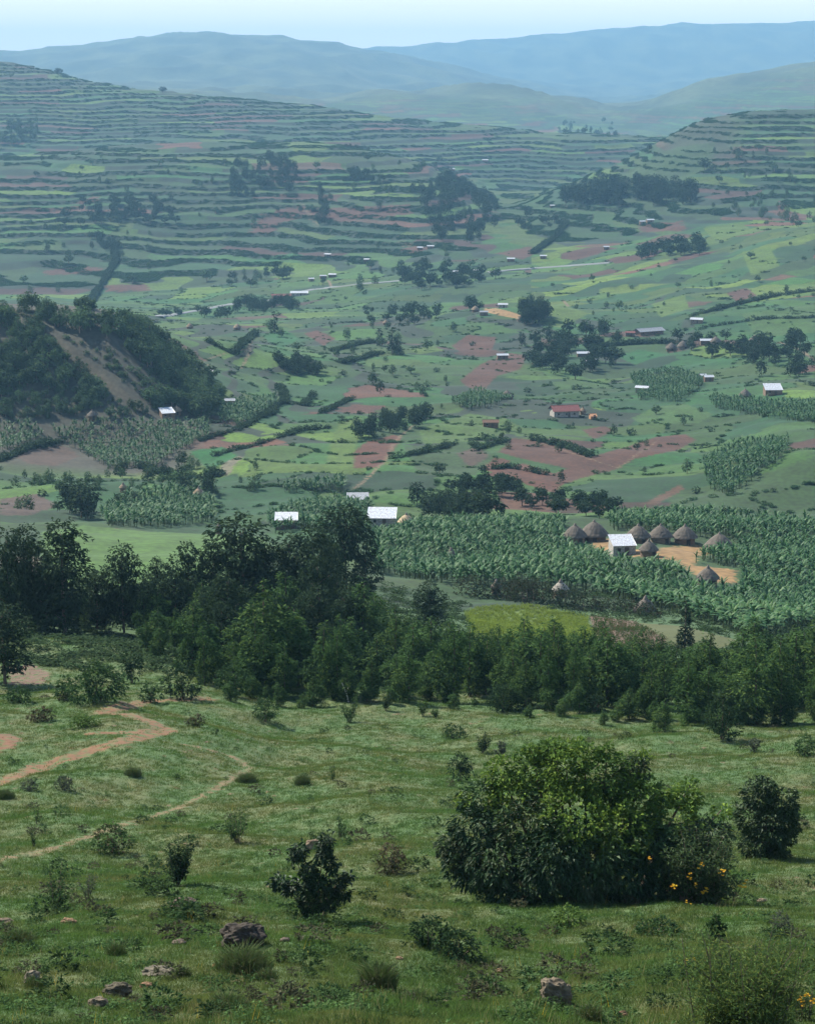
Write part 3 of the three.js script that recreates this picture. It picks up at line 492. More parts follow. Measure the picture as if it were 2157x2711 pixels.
function hut(vx, vy, vw, label, o = {}) {
  const p = hit(vx, vy), w = vw * mpp(p), rr = w / 2, wallR = rr * 0.78, wallH = o.wall ?? 1.7, rh = o.rise ?? w * 0.42, seed = (vx * 7 + vy) | 0;
  const g = thing('thatched_hut', label, 'hut', onGround(p.x, -p.z, 0.1), o.turn ?? R2() * 0.8 - 0.4, 'thatched huts');
  const wall = new THREE.CylinderGeometry(wallR, wallR * 1.02, wallH + 0.5, 28, 1, true); wall.translate(0, (wallH + 0.5) / 2 - 0.3, 0); mesh('wall', wall, MUD[o.mud ?? (seed % 3)], g);
  const roof = mesh('roof', thatchRoof(rr, rh, seed, o.tint ?? GREYTHATCH), THATCH, g); roof.position.y = wallH - 0.18;
  const cap = new THREE.LatheGeometry([[0.001, 0.55], [0.08, 0.5], [0.2, 0.28], [0.34, 0.05], [0.38, -0.12]].map((q) => new THREE.Vector2(q[0], q[1])), 14); cap.translate(0, rh * 1.0, 0); mesh('roof_cap', cap, std(0.17, 0.14, 0.11), roof);
  if (vw > 20) { // doorway with frame, on the side that faces the yard
    const door = new THREE.BoxGeometry(0.85, 1.5, 0.12); door.translate(0, 0.75, wallR * 0.985); const dm = mesh('doorway', door, DARK, g); dm.rotation.y = o.door ?? 0.25;
    for (const s of [-1, 1]) { const post = new THREE.BoxGeometry(0.1, 1.6, 0.16); post.translate(s * 0.48, 0.8, wallR * 0.99); mesh('door_post', post, BARK, dm); }
  }
  return g;
}
const corr = (len, wid, pitch = 0.16) => { // corrugated sheet in the xz plane, ribs along z
  const n = Math.min(220, Math.round(len / pitch) * 2), g = new THREE.BoxGeometry(len, 0.03, wid, n, 1, 1), q = g.attributes.position; for (let i = 0; i < q.count; i++) q.setY(i, q.getY(i) + 0.025 * Math.cos((q.getX(i) + len / 2) / len * n * Math.PI)); g.computeVertexNormals(); return g;
};
function house(vx, vy, vw, label, o = {}) {
  const p = hit(vx, vy), L = vw * mpp(p), Dp = o.depth ?? Math.min(6, Math.max(3.2, L * 0.55)), hh = o.wall ?? 2.3, rise = o.rise ?? Dp * 0.24, far = -p.z > 1200;
  const g = thing(o.name ?? 'house', label, o.cat ?? 'house', onGround(p.x, -p.z), o.turn ?? R2() * 0.5 - 0.25, o.group ?? (far ? 'small far houses' : 'metal roofed houses'));
  const wm = o.walls ?? MUD[(R2() * 3) | 0], rm = o.roof ?? SHEET;
  const wall = new THREE.BoxGeometry(L * 0.94, hh + 1.4, Dp * 0.92); wall.translate(0, (hh + 1.4) / 2 - 1.4, 0); 
  const wmsh = mesh('wall', wall, wm, g);
  if (o.shed) { const r = corr(L, Dp * 1.12); r.rotateX(o.shed); const m = mesh('roof', r, rm, g); m.position.y = hh + Math.abs(Math.sin(o.shed)) * Dp * 0.5 + 0.06;
    const ga = new THREE.ExtrudeGeometry(new THREE.Shape([[-Dp * 0.45, 0], [Dp * 0.45, 0], [o.shed > 0 ? -Dp * 0.45 : Dp * 0.45, Math.abs(Math.tan(o.shed)) * Dp * 0.9]].map((q) => new THREE.Vector2(...q))), { depth: L * 0.92, bevelEnabled: false }); ga.rotateY(-Math.PI / 2); ga.translate(L * 0.46, hh + 0.02, 0); mesh('gable', ga, wm, g);
  } else {
    const sl = Math.hypot(Dp * 0.58, rise), an = Math.atan2(rise, Dp * 0.58);
    for (const s of [-1, 1]) { const r = corr(L * 1.06, sl); r.translate(0, 0, s * sl / 2); r.rotateX(s * an); const m = mesh('roof_slope', r, rm, g); m.position.y = hh + rise - 0.02; }
    const ga = new THREE.ExtrudeGeometry(new THREE.Shape([[-Dp * 0.46, 0], [Dp * 0.46, 0], [0, rise * 0.78]].map((q) => new THREE.Vector2(...q))), { depth: L * 0.93, bevelEnabled: false }); ga.rotateY(-Math.PI / 2); ga.translate(L * 0.465, hh + 0.005, 0); mesh('gable', ga, wm, g);
    const rc = new THREE.CylinderGeometry(0.09, 0.09, L * 1.06, 6); rc.rotateZ(Math.PI / 2); rc.translate(0, hh + rise + 0.01, 0); mesh('ridge_cap', rc, rm, g);
  }
  const door = new THREE.BoxGeometry(0.9, 1.9, 0.1); door.translate(L * (o.doorAt ?? 0.1), 0.95, Dp * 0.46 + 0.02); mesh('door', door, o.door ?? std(0.1, 0.07, 0.05), g);
  const nw = Math.max(1, Math.round(L / 3.2)); if (vw > 18) for (let i = 0; i < nw; i++) { const x = L * 0.9 * ((i + 0.5) / nw - 0.5); if (Math.abs(x - L * (o.doorAt ?? 0.1)) < 1) continue; const w = new THREE.BoxGeometry(0.7, 0.7, 0.1); w.translate(x, 1.4, Dp * 0.46 + 0.02); const wn = mesh('window', w, DARK, g); const sill = new THREE.BoxGeometry(0.85, 0.08, 0.2); sill.translate(x, 1.0, Dp * 0.46 + 0.06); mesh('sill', sill, WHITEWALL, wn); }
  return g;
}
[ // the hamlet in the banana grove
  [1209, 1141, 55, 'leftmost thatched hut of the sandy yard hamlet, half behind another hut'], [1249, 1138, 66, 'large thatched hut at the left end of the sandy yard'], [1342, 1142, 56, 'thatched hut behind the small metal roofed house'],
  [1389, 1141, 54, 'pointed thatched hut in the middle of the yard row'], [1440, 1143, 56, 'thatched hut between the pointed hut and the big right one'], [1512, 1164, 67, 'big domed thatched hut at the right end of the yard'],
  [1364, 1171, 44, 'small thatched hut at the front of the yard beside the metal roof'], [1488, 1232, 52, 'thatched roof sunk in banana leaves below the yard'],
].forEach(([x, y, w, l]) => hut(x, y, w, l));
hut(1179, 1258, 38, 'pale thatched hut peeping over the long dark hedge', { tint: [0.3, 0.27, 0.22] }); hut(1357, 1292, 52, 'slumped grey thatched hut by the end of the hedge', { rise: 1.7, wall: 0.9 });
hut(949, 1182, 27, 'grey thatched tip among bananas left of the hamlet'); hut(1044, 1252, 26, 'small brown thatched tip above the left end of the hedge');
house(1308, 1166, 52, 'small house with a sloping bright metal roof before the huts', { shed: 0.22, depth: 5, walls: WHITEWALL, turn: 0.12 });
house(603, 1112, 50, 'small house with a bright white roof above the tall trees', { shed: 0.3, depth: 3.6, turn: 0.02 });
house(753, 1066, 48, 'house with a dull grey roof furthest back in the bananas', { shed: 0.24, depth: 4.5, roof: GREYSHEET, turn: 0.05 });
house(804, 1104, 63, 'white house with a bright metal roof beside the straw stack', { shed: 0.26, depth: 5.5, walls: WHITEWALL, turn: -0.05, wall: 2.2 });
hut(855, 1105, 40, 'tan straw stack hut against the white house', { tint: [0.42, 0.32, 0.19], wall: 1.0 });
house(1187, 876, 58, 'long school house with a dark red roof in the middle of the valley', { roof: REDSHEET, walls: WHITEWALL, depth: 7, rise: 2.0, turn: 0.22, wall: 2.6 });
hut(1226, 872, 16, 'little straw hut beside the red roofed house', { tint: TANTHATCH }); house(1247, 882, 14, 'small brick kiln stack right of the red roofed house', { name: 'brick_stack', cat: 'brick stack', walls: std(0.4, 0.2, 0.09), roof: std(0.4, 0.2, 0.1), wall: 1.4, rise: 0.8 });
house(1625, 830, 38, 'house with a wide white roof at the right among bananas', { shed: 0.3, depth: 6, turn: 0.03 }); hut(1567, 838, 28, 'grey thatched hut left of the wide white roof');
house(1351, 826, 28, 'small pale house beside the central banana plot', { turn: -0.4 }); hut(1067, 841, 30, 'lone grey thatched hut by the small banana plot'); house(1032, 900, 34, 'brown roofed house hidden in shrubs near the red roof', { roof: std(0.2, 0.11, 0.07, { map: rustTex }) });
house(1365, 704, 62, 'longest grey roofed shed on the right side of the valley', { roof: GREYSHEET, depth: 7, turn: 0.5 }); house(1326, 708, 20, 'low rusty shed at the left end of the long grey shed', { roof: REDSHEET });
house(1466, 680, 26, 'grey roofed house up on the right slope', { turn: -0.4 }); house(1485, 725, 26, 'bright roofed house in the middle of the right hamlet');
[[1412, 738], [1436, 734], [1505, 725], [1556, 732], [1587, 722]].forEach(([x, y], i) => hut(x, y, 26, ['first', 'second', 'third', 'fourth', 'fifth'][i] + ' thatched hut from the left in the tree shaded right hamlet'));
house(1226, 752, 26, 'pale roofed house at the top of the valley village'); house(1243, 768, 24, 'whitewashed house at the foot of the valley village', { walls: WHITEWALL }); hut(1166, 728, 22, 'thatched hut left of the valley village', { tint: TANTHATCH });
house(1057, 756, 24, 'little white roofed house beside the brown field'); house(1058, 648, 20, 'white house on the hilltop hamlet', { walls: WHITEWALL }); house(1018, 664, 18, 'low grey house on the hilltop hamlet', { roof: GREYSHEET });
[[1000, 656], [1095, 676], [1105, 672]].forEach(([x, y], i) => hut(x, y, 18, ['leftmost brown hut of the hilltop hamlet', 'round hut at the front of the hilltop yard', 'rightmost hut of the hilltop yard'][i], { tint: TANTHATCH }));
house(352, 880, 30, 'house with a silver roof under the dark hill', { turn: 0.4, shed: 0.28, depth: 5 }); hut(372, 872, 24, 'brown hut behind the silver roof under the dark hill', { tint: TANTHATCH }); house(438, 792, 22, 'pale house on the shoulder of the dark hill'); house(484, 854, 22, 'long low roof in the bananas right of the dark hill', { roof: GREYSHEET }); hut(195, 882, 24, 'thatched hut in the bananas below the dark hill');
house(630, 622, 36, 'long white building on the valley road', { walls: WHITEWALL }); house(592, 628, 40, 'long rust roofed building on the valley road', { roof: REDSHEET });
hut(500, 694, 18, 'hut beside the steep footpath', { tint: TANTHATCH }); hut(400, 692, 16, 'pale hut above the dark hill ridge', { tint: TANTHATCH }); hut(812, 684, 14, 'small hut in the middle of the valley floor', { tint: TANTHATCH });
hut(419, 1048, 26, 'tan thatched hut among the left banana plot', { tint: TANTHATCH }); hut(260, 1036, 18, 'pinkish hut behind the left banana plot', { tint: TANTHATCH }); hut(462, 1124, 18, 'little thatched tip at the edge of the meadow');
[[690, 540, 14], [772, 551, 12], [906, 523, 14], [884, 526, 12], [958, 577, 14], [1002, 575, 14], [1075, 550, 16], [1143, 544, 14], [1367, 468, 16], [1351, 471, 12], [1428, 506, 14], [1433, 530, 16], [1275, 525, 12], [1162, 437, 10], [1021, 340, 12], [951, 359, 12], [700, 583, 16], [680, 586, 14], [655, 592, 12], [1490, 803, 20], [1478, 800, 14]].forEach(([x, y, w], i) => house(x, y, w, [
  'white speck of a house left of the slope foot hamlet', 'white roofed house on the terraces right of the slope foot hamlet', 'right white house of the pair below the round wood', 'left white house of the pair below the round wood', 'white house at the left end of the road trees', 'white house among the road trees', 'white house above the bright road', 'far white house above the right end of the road',
  'bright roof at the hamlet of the valley head', 'brown house at the hamlet of the valley head', 'upper pale house in the shady right hamlet by the road', 'lower pale house in the shady right hamlet by the road', 'tiny house between road and valley head', 'tiny house on the spur edge', 'tiny white house far up the back terraces, right one', 'tiny white house far up the back terraces, left one', 'right house of the slope foot hamlet', 'middle house of the slope foot hamlet', 'left house of the slope foot hamlet', 'pink walled house above the wide white roof', 'small house left of the pink walled house'][i]));

// ---------------------------------------------------------------- the valley road on its low bank
function strip(name, label, pts, width, lift, mat) {
  const P = worldPoly(pts, false), T = [], I = []; let c = new THREE.CatmullRomCurve3(P.map(([x, d]) => new THREE.Vector3(x, 0, d))), n = Math.ceil(c.getLength() / 8), q = new THREE.Vector3(), tn = new THREE.Vector3();
  for (let i = 0; i <= n; i++) { c.getPointAt(i / n, q); c.getTangentAt(i / n, tn); const ox = -tn.z, od = tn.x; let top = -1e9; for (const s of [-1, 0, 1]) top = Math.max(top, groundY(q.x + ox * s * width / 2, q.z + od * s * width / 2)); for (const [s, dy] of [[-0.62, -1.5], [-0.5, 0], [0.5, 0], [0.62, -1.5]]) T.push(q.x + ox * s * width, top + lift + dy, -(q.z + od * s * width)); if (i) for (let k = 0; k < 3; k++) { const a = (i - 1) * 4 + k, b = i * 4 + k; I.push(a, b, b + 1, a, b + 1, a + 1); } }
  const g = new THREE.BufferGeometry(); g.setAttribute('position', new THREE.Float32BufferAttribute(T, 3)); g.setIndex(I); g.computeVertexNormals(); return tag(mesh(name, g, mat), label, 'road', null, 'structure');
}
const ROADM = std(0.16, 0.17, 0.17); ROADM.side = THREE.DoubleSide;
strip('road', 'pale tarred road along the foot of the terraced hill', [335, 668, 420, 653, 490, 640, 570, 632, 660, 610, 760, 598, 860, 590], 6, 0.3, ROADM);
strip('road', 'straight pale stretch of road at the valley head', [1025, 573, 1150, 563, 1285, 553], 6, 0.3, ROADM);

// ---------------------------------------------------------------- bananas
const BAN = [[0.03, 0.095, 0.024], [0.038, 0.11, 0.026], [0.046, 0.12, 0.028], [0.032, 0.095, 0.032], [0.07, 0.14, 0.036]];
function banana(seed, segs = 5, nl = 12) {
  const R = rng(seed), T = new Tris();
  for (let i = 0; i < nl; i++) {
    const th = i * 2.4 + R() * 0.5, el = 0.55 + 0.9 * (i / nl) + 0.2 * R(), L = 1.8 + 0.9 * R(), wd = 0.36 + 0.12 * R(), b = BAN[(R() * 5) | 0], f = 0.8 + 0.4 * R(), bend = 1.1 + 0.9 * R(), col = [b[0] * f, b[1] * f, b[2] * f];
    let x = 0, y = 1.35 + 0.35 * R(), e = el, pr = null; const ct = Math.cos(th), st = Math.sin(th);
    for (let s = 0; s <= segs; s++) {
      const u = s / segs, w = wd * Math.sin(Math.PI * clamp(0.08 + 0.9 * u)) * 0.9 / 2 + 0.02, up = 0.22 * w;
      const m = T.v(ct * x, y, st * x, col), l = T.v(ct * x - st * w, y - up + 0.05 * (R() - 0.5), st * x + ct * w, col), r = T.v(ct * x + st * w, y - up + 0.05 * (R() - 0.5), st * x - ct * w, col);
      if (pr) T.i.push(pr[0], pr[1], l, pr[0], l, m, pr[0], m, r, pr[0], r, pr[2]); pr = [m, l, r];
      x += Math.cos(e) * L / segs; y += Math.sin(e) * L / segs; e -= bend / segs;
    }
  }
  const stem = new THREE.CylinderGeometry(0.08, 0.15, 1.8, 7); stem.translate(0, 0.75, 0);
  return [['stem', stem, std(0.1, 0.13, 0.05)], ['crown', T.geo(), GLOSSY]];
}
const BANANAS = [1, 2, 3, 4].map((s) => banana(600 + s)), BANF = [1, 2, 3].map((s) => { const parts = banana(640 + s, 3, 9); const c = new Tris(); const st = parts[0][1].toNonIndexed().attributes.position; for (let i = 0; i < st.count; i += 3) { const a = [0, 1, 2].map((k) => c.v(st.getX(i + k), st.getY(i + k), st.getZ(i + k), [0.1, 0.13, 0.05])); c.i.push(...a); } const g1 = c.geo(); return mergeGeometries([g1, parts[1][1]]); });
const GROVES = [
  ['the grove round the hamlet', [780, 1205, 785, 1135, 900, 1108, 1180, 1098, 1195, 1120, 1180, 1150, 1200, 1162, 1240, 1172, 1290, 1194, 1350, 1200, 1415, 1206, 1440, 1226, 1495, 1252, 1562, 1250, 1560, 1196, 1462, 1184, 1475, 1174, 1555, 1168, 1545, 1140, 1480, 1132, 1400, 1122, 1290, 1118, 1280, 1100, 1300, 1092, 1500, 1086, 1730, 1108, 1730, 1310, 1600, 1345, 1540, 1330, 1470, 1308, 1400, 1285, 1330, 1268, 1240, 1248, 1180, 1242, 1000, 1236, 880, 1222], 1.75, 1],
  ['the grove below the dark hill', [108, 905, 200, 888, 330, 892, 440, 890, 440, 922, 362, 962, 330, 984, 232, 988, 140, 938], 1.9, 0],
  ['the grove right of the dark hill', [480, 848, 580, 836, 588, 850, 505, 897, 455, 888], 1.9, 0],
  ['the grove in the valley middle', [580, 1024, 730, 1012, 722, 1036, 592, 1038], 1.9, 0],
  ['the grove under the wide white roof', [1490, 838, 1720, 852, 1720, 892, 1600, 878, 1500, 858], 1.9, 0],
  ['the grove on the right hillock', [1478, 972, 1560, 932, 1660, 926, 1640, 972, 1540, 1042, 1488, 1034], 1.9, 0],
  ['the grove by the valley village', [1325, 795, 1420, 777, 1490, 802, 1430, 847, 1345, 842], 1.9, 0],
  ['the grove by the lone hut', [948, 852, 1000, 822, 1080, 837, 1052, 852, 990, 867], 1.9, 0],
  ['the left valley grove', [212, 1084, 270, 1042, 450, 1022, 452, 1102, 330, 1112, 228, 1108], 1.9, 0],
  ['the grove round the white houses', [630, 1066, 722, 1056, 790, 1068, 770, 1085, 780, 1125, 640, 1118, 570, 1125, 568, 1090], 1.9, 0],
  ['the far left grove', [0, 900, 60, 890, 90, 920, 40, 945, 0, 950], 1.9, 0],
];
const huts = scene.children.filter((o) => /hut|house|stack/.test(o.name)).map((o) => [o.position.x, o.position.z]);
const clearOf = (x, d, r) => huts.every(([hx, hz]) => Math.hypot(hx - x, hz + d) > r);
const stuffAt = (name, geo, mat, list, label, category, colors) => { // list of [pos, scale xyz, turn]
  const im = new THREE.InstancedMesh(geo, mat, list.length), m = new THREE.Matrix4(), q = new THREE.Quaternion(), s = new THREE.Vector3(), Y = new THREE.Vector3(0, 1, 0), c = new THREE.Color();
  const tinted = list.some((e) => e[3]); list.forEach(([p, sc, turn, col, tilt], i) => { q.setFromAxisAngle(Y, turn); if (tilt) q.premultiply(tilt); s.set(sc[0], sc[1], sc[2] ?? sc[0]); im.setMatrixAt(i, m.compose(p, q, s)); if (tinted) im.setColorAt(i, c.setRGB(...(col ?? [1.2, 1.2, 1.2]))); });
  im.name = numbered(name); im.castShadow = im.receiveShadow = true; scene.add(im); return tag(im, label, category, null, 'stuff');
};
{
  const near = [], rest = [[], [], []], R = rng(812);
  for (const [where, l, step, big] of GROVES) {
    const P = worldPoly(l), b = polyBox(P);
    for (let d = b[2]; d < b[3]; d += step) for (let x = b[0]; x < b[1]; x += step) {
      const X = x + (R() - 0.5) * step * 1.1, Dv = d + (R() - 0.5) * step * 1.1; if (!inPoly(P, X, Dv) || Math.abs(X / Dv) > 0.215 || !clearOf(X, Dv, 3.4)) continue;
      if (R() < 0.06) continue; if (!big && Dv > 620 && R() < 0.25) continue;
      const s = (0.6 + 0.5 * R()) * (big ? 0.95 : 0.95), e = [onGround(X, Dv, 0.05), [s, s * (0.9 + 0.25 * R()), s], R() * 6.28, null, where];
      if (big) near.push([Dv, e]); else rest[(R() * 3) | 0].push(e.slice(0, 3));
    }
  }
  near.sort((p, q) => p[0] - q[0]);
  const SB = [[1250, 'behind the long hedge'], [1345, 'left of the slumped hut'], [1420, 'beside the slumped hut'], [1490, 'behind the pointed cypress'], [1550, 'right of the cypress'], [1600, 'above the dense dark shrub'], [1660, 'near the right edge'], [9999, 'cut by the right edge']], rank = {};
  near.forEach(([d, e], i) => { if (i < 300) { const vx = (PW / 2 + e[0].x / d * F * 0.98) / K, k = SB.findIndex((q) => vx < q[0]), n = rank[k] = (rank[k] ?? -1) + 1; put('banana_plant', BANANAS[i % 4], `broad leaved banana plant, ${['front rank', 'second rank', 'third rank', 'inner ranks'][Math.min(3, Math.floor(n / 8))]} of the hamlet grove ${SB[k][1]}`, 'banana plant', e[0], e[1], e[2], 'banana plants of the hamlet grove'); } else rest[i % 3].push(e.slice(0, 3)); });
  rest.forEach((l, k) => stuffAt('banana_grove', BANF[k], GLOSSY, l, 'mass of banana plants in the groves of the valley', 'banana grove'));
  console.log('bananas', near.length, rest.map((r) => r.length));
}

// ---------------------------------------------------------------- woods and trees of the valley and hills
{
  const R = rng(913), wood = [[], [], [], []], queue = [];
  const flat = (parts) => { const c = new Tris(), tp = parts[0][1].index ? parts[0][1].toNonIndexed() : parts[0][1], st = tp.attributes.position; for (let i = 0; i < st.count; i += 3) c.i.push(...[0, 1, 2].map((k) => c.v(st.getX(i + k), st.getY(i + k), st.getZ(i + k), [0.12, 0.09, 0.065]))); return mergeGeometries([c.geo(), parts[1][1]]); };
  const mound = leafCloud({ lobes: [[0, 0.4, 0, 0.42, 0.4, 0.42], [0.3, 0.35, 0.1, 0.3, 0.34, 0.3], [-0.3, 0.32, -0.1, 0.3, 0.32, 0.3], [0.05, 0.62, 0, 0.26, 0.26, 0.26]], n: 170, len: 0.22, wid: 0.13, colors: EUC, seed: 71, gap: 0.1, shell: 0.5 });
  const WOODG = [flat(TALLF[0]), flat(SLIMF[0]), mound, flat(ROUNDF[0])];
  const scatter = (l, n0, f) => { const n = Math.round(n0 * 1.35); const P = worldPoly(l), b = polyBox(P); let k = 0, t = 0; while (k < n && t++ < n * 60) { const x = lerp(b[0], b[1], R()), d = lerp(b[2], b[3], R()); if (inPoly(P, x, d) && clearOf(x, d, 6)) { f(x, d); k++; } } };
  const single = (kinds, label, group, hmin, hmax, wide = 1.2) => (x, d) => { const h = lerp(hmin, hmax, R()) * 0.66; queue.push([h / d, [pick(kinds, R), label, 'tree', onGround(x, d, 0.1), [h * wide * (0.7 + 0.4 * R()), h], R() * 6.28, group], kinds]); };
  const mass = (hmin, hmax, k) => (x, d) => { const h = lerp(hmin, hmax, R()) * (0.4 + 0.35 * R()); const f = 1.4 + 1.6 * R(); wood[k ?? [0, 1, 3][(R() * 3) | 0]].push([onGround(x, d, 0.1), [h * (0.9 + 0.4 * R()), h], R() * 6.28, [f * 1.1, f, f * 0.95]]); };
  // the dark hill: one wooded mass with its bare bank left open
  scatter([-40, 655, 60, 652, 200, 672, 300, 692, 370, 742, 430, 790, 478, 850, 430, 888, 400, 850, 330, 800, 240, 720, 120, 690, -40, 700], 300, mass(6, 12));
  scatter([-40, 700, 90, 700, 180, 800, 250, 850, 200, 845, 60, 810, -40, 850], 130, mass(5, 11)); scatter([300, 840, 430, 855, 420, 880, 340, 868], 40, mass(6, 10)); scatter([120, 700, 320, 850, 400, 850, 300, 760], 60, mass(2, 4, 2));
  scatter([-40, 800, 100, 800, 260, 850, 330, 870, 200, 885, 60, 880, -40, 890], 150, mass(3, 6)); scatter([560, 690, 960, 670, 1000, 820, 700, 860], 26, mass(5, 10)); scatter([1100, 600, 1700, 500, 1700, 640, 1200, 680], 24, mass(4, 9)); scatter([0, 990, 560, 980, 560, 1080, 0, 1080], 36, mass(3, 8)); scatter([900, 850, 1450, 850, 1450, 1030, 900, 1030], 18, mass(3, 7)); scatter([50, 330, 1000, 330, 1000, 620, 50, 620], 110, mass(8, 15)); scatter([1500, 320, 1715, 300, 1715, 480, 1500, 470], 50, mass(7, 13));
  // woods on the terraces, each tree tellable
  const W1 = 'trees of the terraced hillside woods', W2 = 'trees of the valley floor';
  scatter([482, 352, 560, 338, 620, 352, 625, 402, 560, 415, 482, 420], 46, single(TALLF, 'eucalyptus in the square wood left on the terraced hill', W1, 12, 20));
  scatter([865, 408, 950, 376, 1040, 422, 1052, 470, 1000, 512, 925, 512, 882, 462], 90, single(TALLF, 'eucalyptus in the large dark wood on the nose of the terraced hill', W1, 12, 20));
  scatter([720, 358, 800, 366, 835, 384, 722, 386], 26, single(ROUNDF, 'tree of the narrow wood below the hilltop', W1, 7, 12)); scatter([720, 305, 790, 310, 790, 322, 730, 318], 16, single(ROUNDF, 'tree of the small copse on the hill crest', W1, 6, 10));
  scatter([1185, 420, 1260, 400, 1345, 398, 1455, 412, 1460, 432, 1290, 440, 1190, 436], 44, single(TALLF, 'big eucalyptus in the grove at the valley head', W1, 20, 30, 1.3));
  scatter([112, 445, 200, 420, 330, 415, 392, 470, 280, 474, 122, 478], 40, single(ROUNDF, 'tree of the loose wood on the left terraces', W1, 9, 17)); scatter([660, 395, 685, 395, 700, 470, 670, 475], 9, single(TALLF, 'tree beside the winding path on the terraces', W1, 10, 18));
  scatter([492, 645, 560, 636, 635, 645, 630, 664, 492, 660], 30, single(TALLF, 'tree of the dense row below the road buildings', W2, 10, 15)); scatter([840, 565, 930, 560, 1045, 585, 1030, 604, 850, 612], 34, single(ROUNDF, 'tree of the wood hiding the middle of the road', W2, 9, 16));
  scatter([748, 905, 830, 880, 902, 875, 900, 888, 842, 912, 752, 926], 28, single(TALLF, 'tree of the dark clump above the footpath field', W2, 6, 10, 1.3));
  scatter([1097, 730, 1170, 705, 1300, 700, 1312, 790, 1235, 802, 1130, 792], 42, single([...TALLF, ...ROUNDF], 'tree shading the valley village', W2, 8, 15)); scatter([1085, 655, 1130, 660, 1162, 675, 1105, 687], 26, single(TALLF, 'tree of the dark slope behind the hilltop hamlet', W2, 12, 18)); scatter([985, 640, 1010, 645, 1005, 662, 985, 658], 5, single(ROUNDF, 'tree left of the hilltop hamlet', W2, 9, 13));
  scatter([1340, 525, 1480, 515, 1475, 537, 1350, 548], 24, single(ROUNDF, 'tree of the shady hamlet beside the road', W2, 10, 16)); scatter([1420, 712, 1690, 720, 1700, 770, 1420, 748], 22, single(ROUNDF, 'tree shading the right hamlet', W2, 8, 14)); scatter([1555, 745, 1715, 760, 1715, 800, 1570, 790], 14, single(TALLF, 'tree below the right hamlet', W2, 8, 13));
  scatter([865, 1062, 960, 1060, 1040, 1080, 1035, 1098, 935, 1096, 872, 1088], 22, single(TALLF, 'eucalyptus right of the straw stack', W2, 7, 10, 1.3)); scatter([940, 1010, 1050, 1020, 1180, 1060, 1190, 1085, 1080, 1062, 950, 1040], 20, single(ROUNDF, 'tree on the ridge behind the banana grove', W2, 5, 8)); scatter([1210, 1062, 1300, 1070, 1300, 1095, 1215, 1090], 9, single(ROUNDF, 'tree behind the hamlet huts', W2, 5, 8));
  scatter([130, 1080, 185, 1075, 190, 1095, 130, 1095], 5, single(TALLF, 'big tree of the pair above the left meadow', W2, 9, 13, 1.4)); scatter([340, 1010, 390, 1005, 470, 1050, 430, 1062], 9, single(TALLF, 'tree over the left banana plot', W2, 6, 9)); scatter([760, 655, 960, 650, 950, 680, 770, 690], 16, single(ROUNDF, 'tree scattered in the middle of the valley', W2, 6, 11)); scatter([380, 655, 480, 660, 480, 672, 200, 680], 14, single(ROUNDF, 'roadside tree behind the dark hill', W2, 7, 13)); scatter([580, 760, 660, 770, 690, 795, 600, 790], 18, single(ROUNDF, 'tree in the wooded hollow right of the dark hill', W2, 6, 10)); scatter([560, 560, 620, 570, 620, 590, 540, 585], 10, single(ROUNDF, 'tree above the road buildings', W1, 7, 12)); scatter([200, 500, 260, 505, 262, 530, 210, 535], 10, single(ROUNDF, 'tree on the lower left terraces', W1, 8, 14)); scatter([1090, 440, 1190, 470, 1170, 510, 1090, 480], 12, single(ROUNDF, 'tree on the spur right of the large dark wood', W1, 8, 13));
  [[578, 700, 655, 'lone tall cypress above the emerald plot'], [800, 728, 690, 'left cypress of the valley pair'], [826, 745, 688, 'right cypress of the valley pair'], [838, 748, 705, 'short cypress beside the valley pair']].forEach(([x, b, t, l]) => treeAt('cypress_tree', CYPF[0], x, b, t, 1.2, l, 'tree'));
  [[1025, 1103, 1038, 'dark tree standing between the banana grove and the straw stack'], [1527, 1092, 1068, 'round tree behind the right end of the hamlet'], [1482, 358, 335, 'single dark tree on the bare right hill'], [1367, 318, 306, 'small dark shrub tree on the bare right hill crest'], [124, 158, 143, 'tree on the skyline of the back terraced hill'], [343, 196, 182, 'small tree on the falling skyline of the back hill']].forEach(([x, b, t, l]) => treeAt('lone_tree', ROUNDF[(x | 0) % 3], x, b, t, 1.2, l, 'tree'));
  // far hillside copses read as masses
  scatter([1150, 262, 1290, 255, 1300, 285, 1180, 288], 60, mass(14, 22)); scatter([0, 270, 80, 250, 80, 300, 0, 310], 50, mass(10, 16));
  // hedges and scrub: along the terrace banks and the field edges
  for (let k = 0; k < 230000; k++) { const d = lerp(1900, 4200, Math.pow(R(), 1.3)), a = (R() - 0.5) * 0.44, x = a * d, ph = phaseAt(x, d), s = ph - Math.floor(ph); if (s < 0.64 || s > 0.99 || hash(Math.floor(ph), Math.floor(x / 60), 3) < 0.15) continue; if (R() < 0.1 + 0.2 * N2(x / 60, d / 60)) continue; const h = 0.7 + 1.0 * R() * (1 + (d - 1900) / 2300); wood[2].push([onGround(x, d, 0.3), [h * (2 + 1.6 * R()), h, h * 1.8], (R() - 0.5) * 0.4, [1.2, 1.6, 1.3]]); }
  for (let k = 0; k < 6000; k++) { const d = lerp(660, 1850, R()), a = (R() - 0.5) * 0.44, x = a * d, ph = phaseAt(x, d), s = ph - Math.floor(ph); if (Math.abs(s - 0.86) > 0.07 || N2(x / 80, d / 80) < 0.05 || (a < -0.1 && d < 1000)) continue; const h = 0.7 + 1.1 * R(); wood[2].push([onGround(x, d, 0.1), [h * (2 + 2 * R()), h, h * 1.4], (R() - 0.5) * 0.5]); }
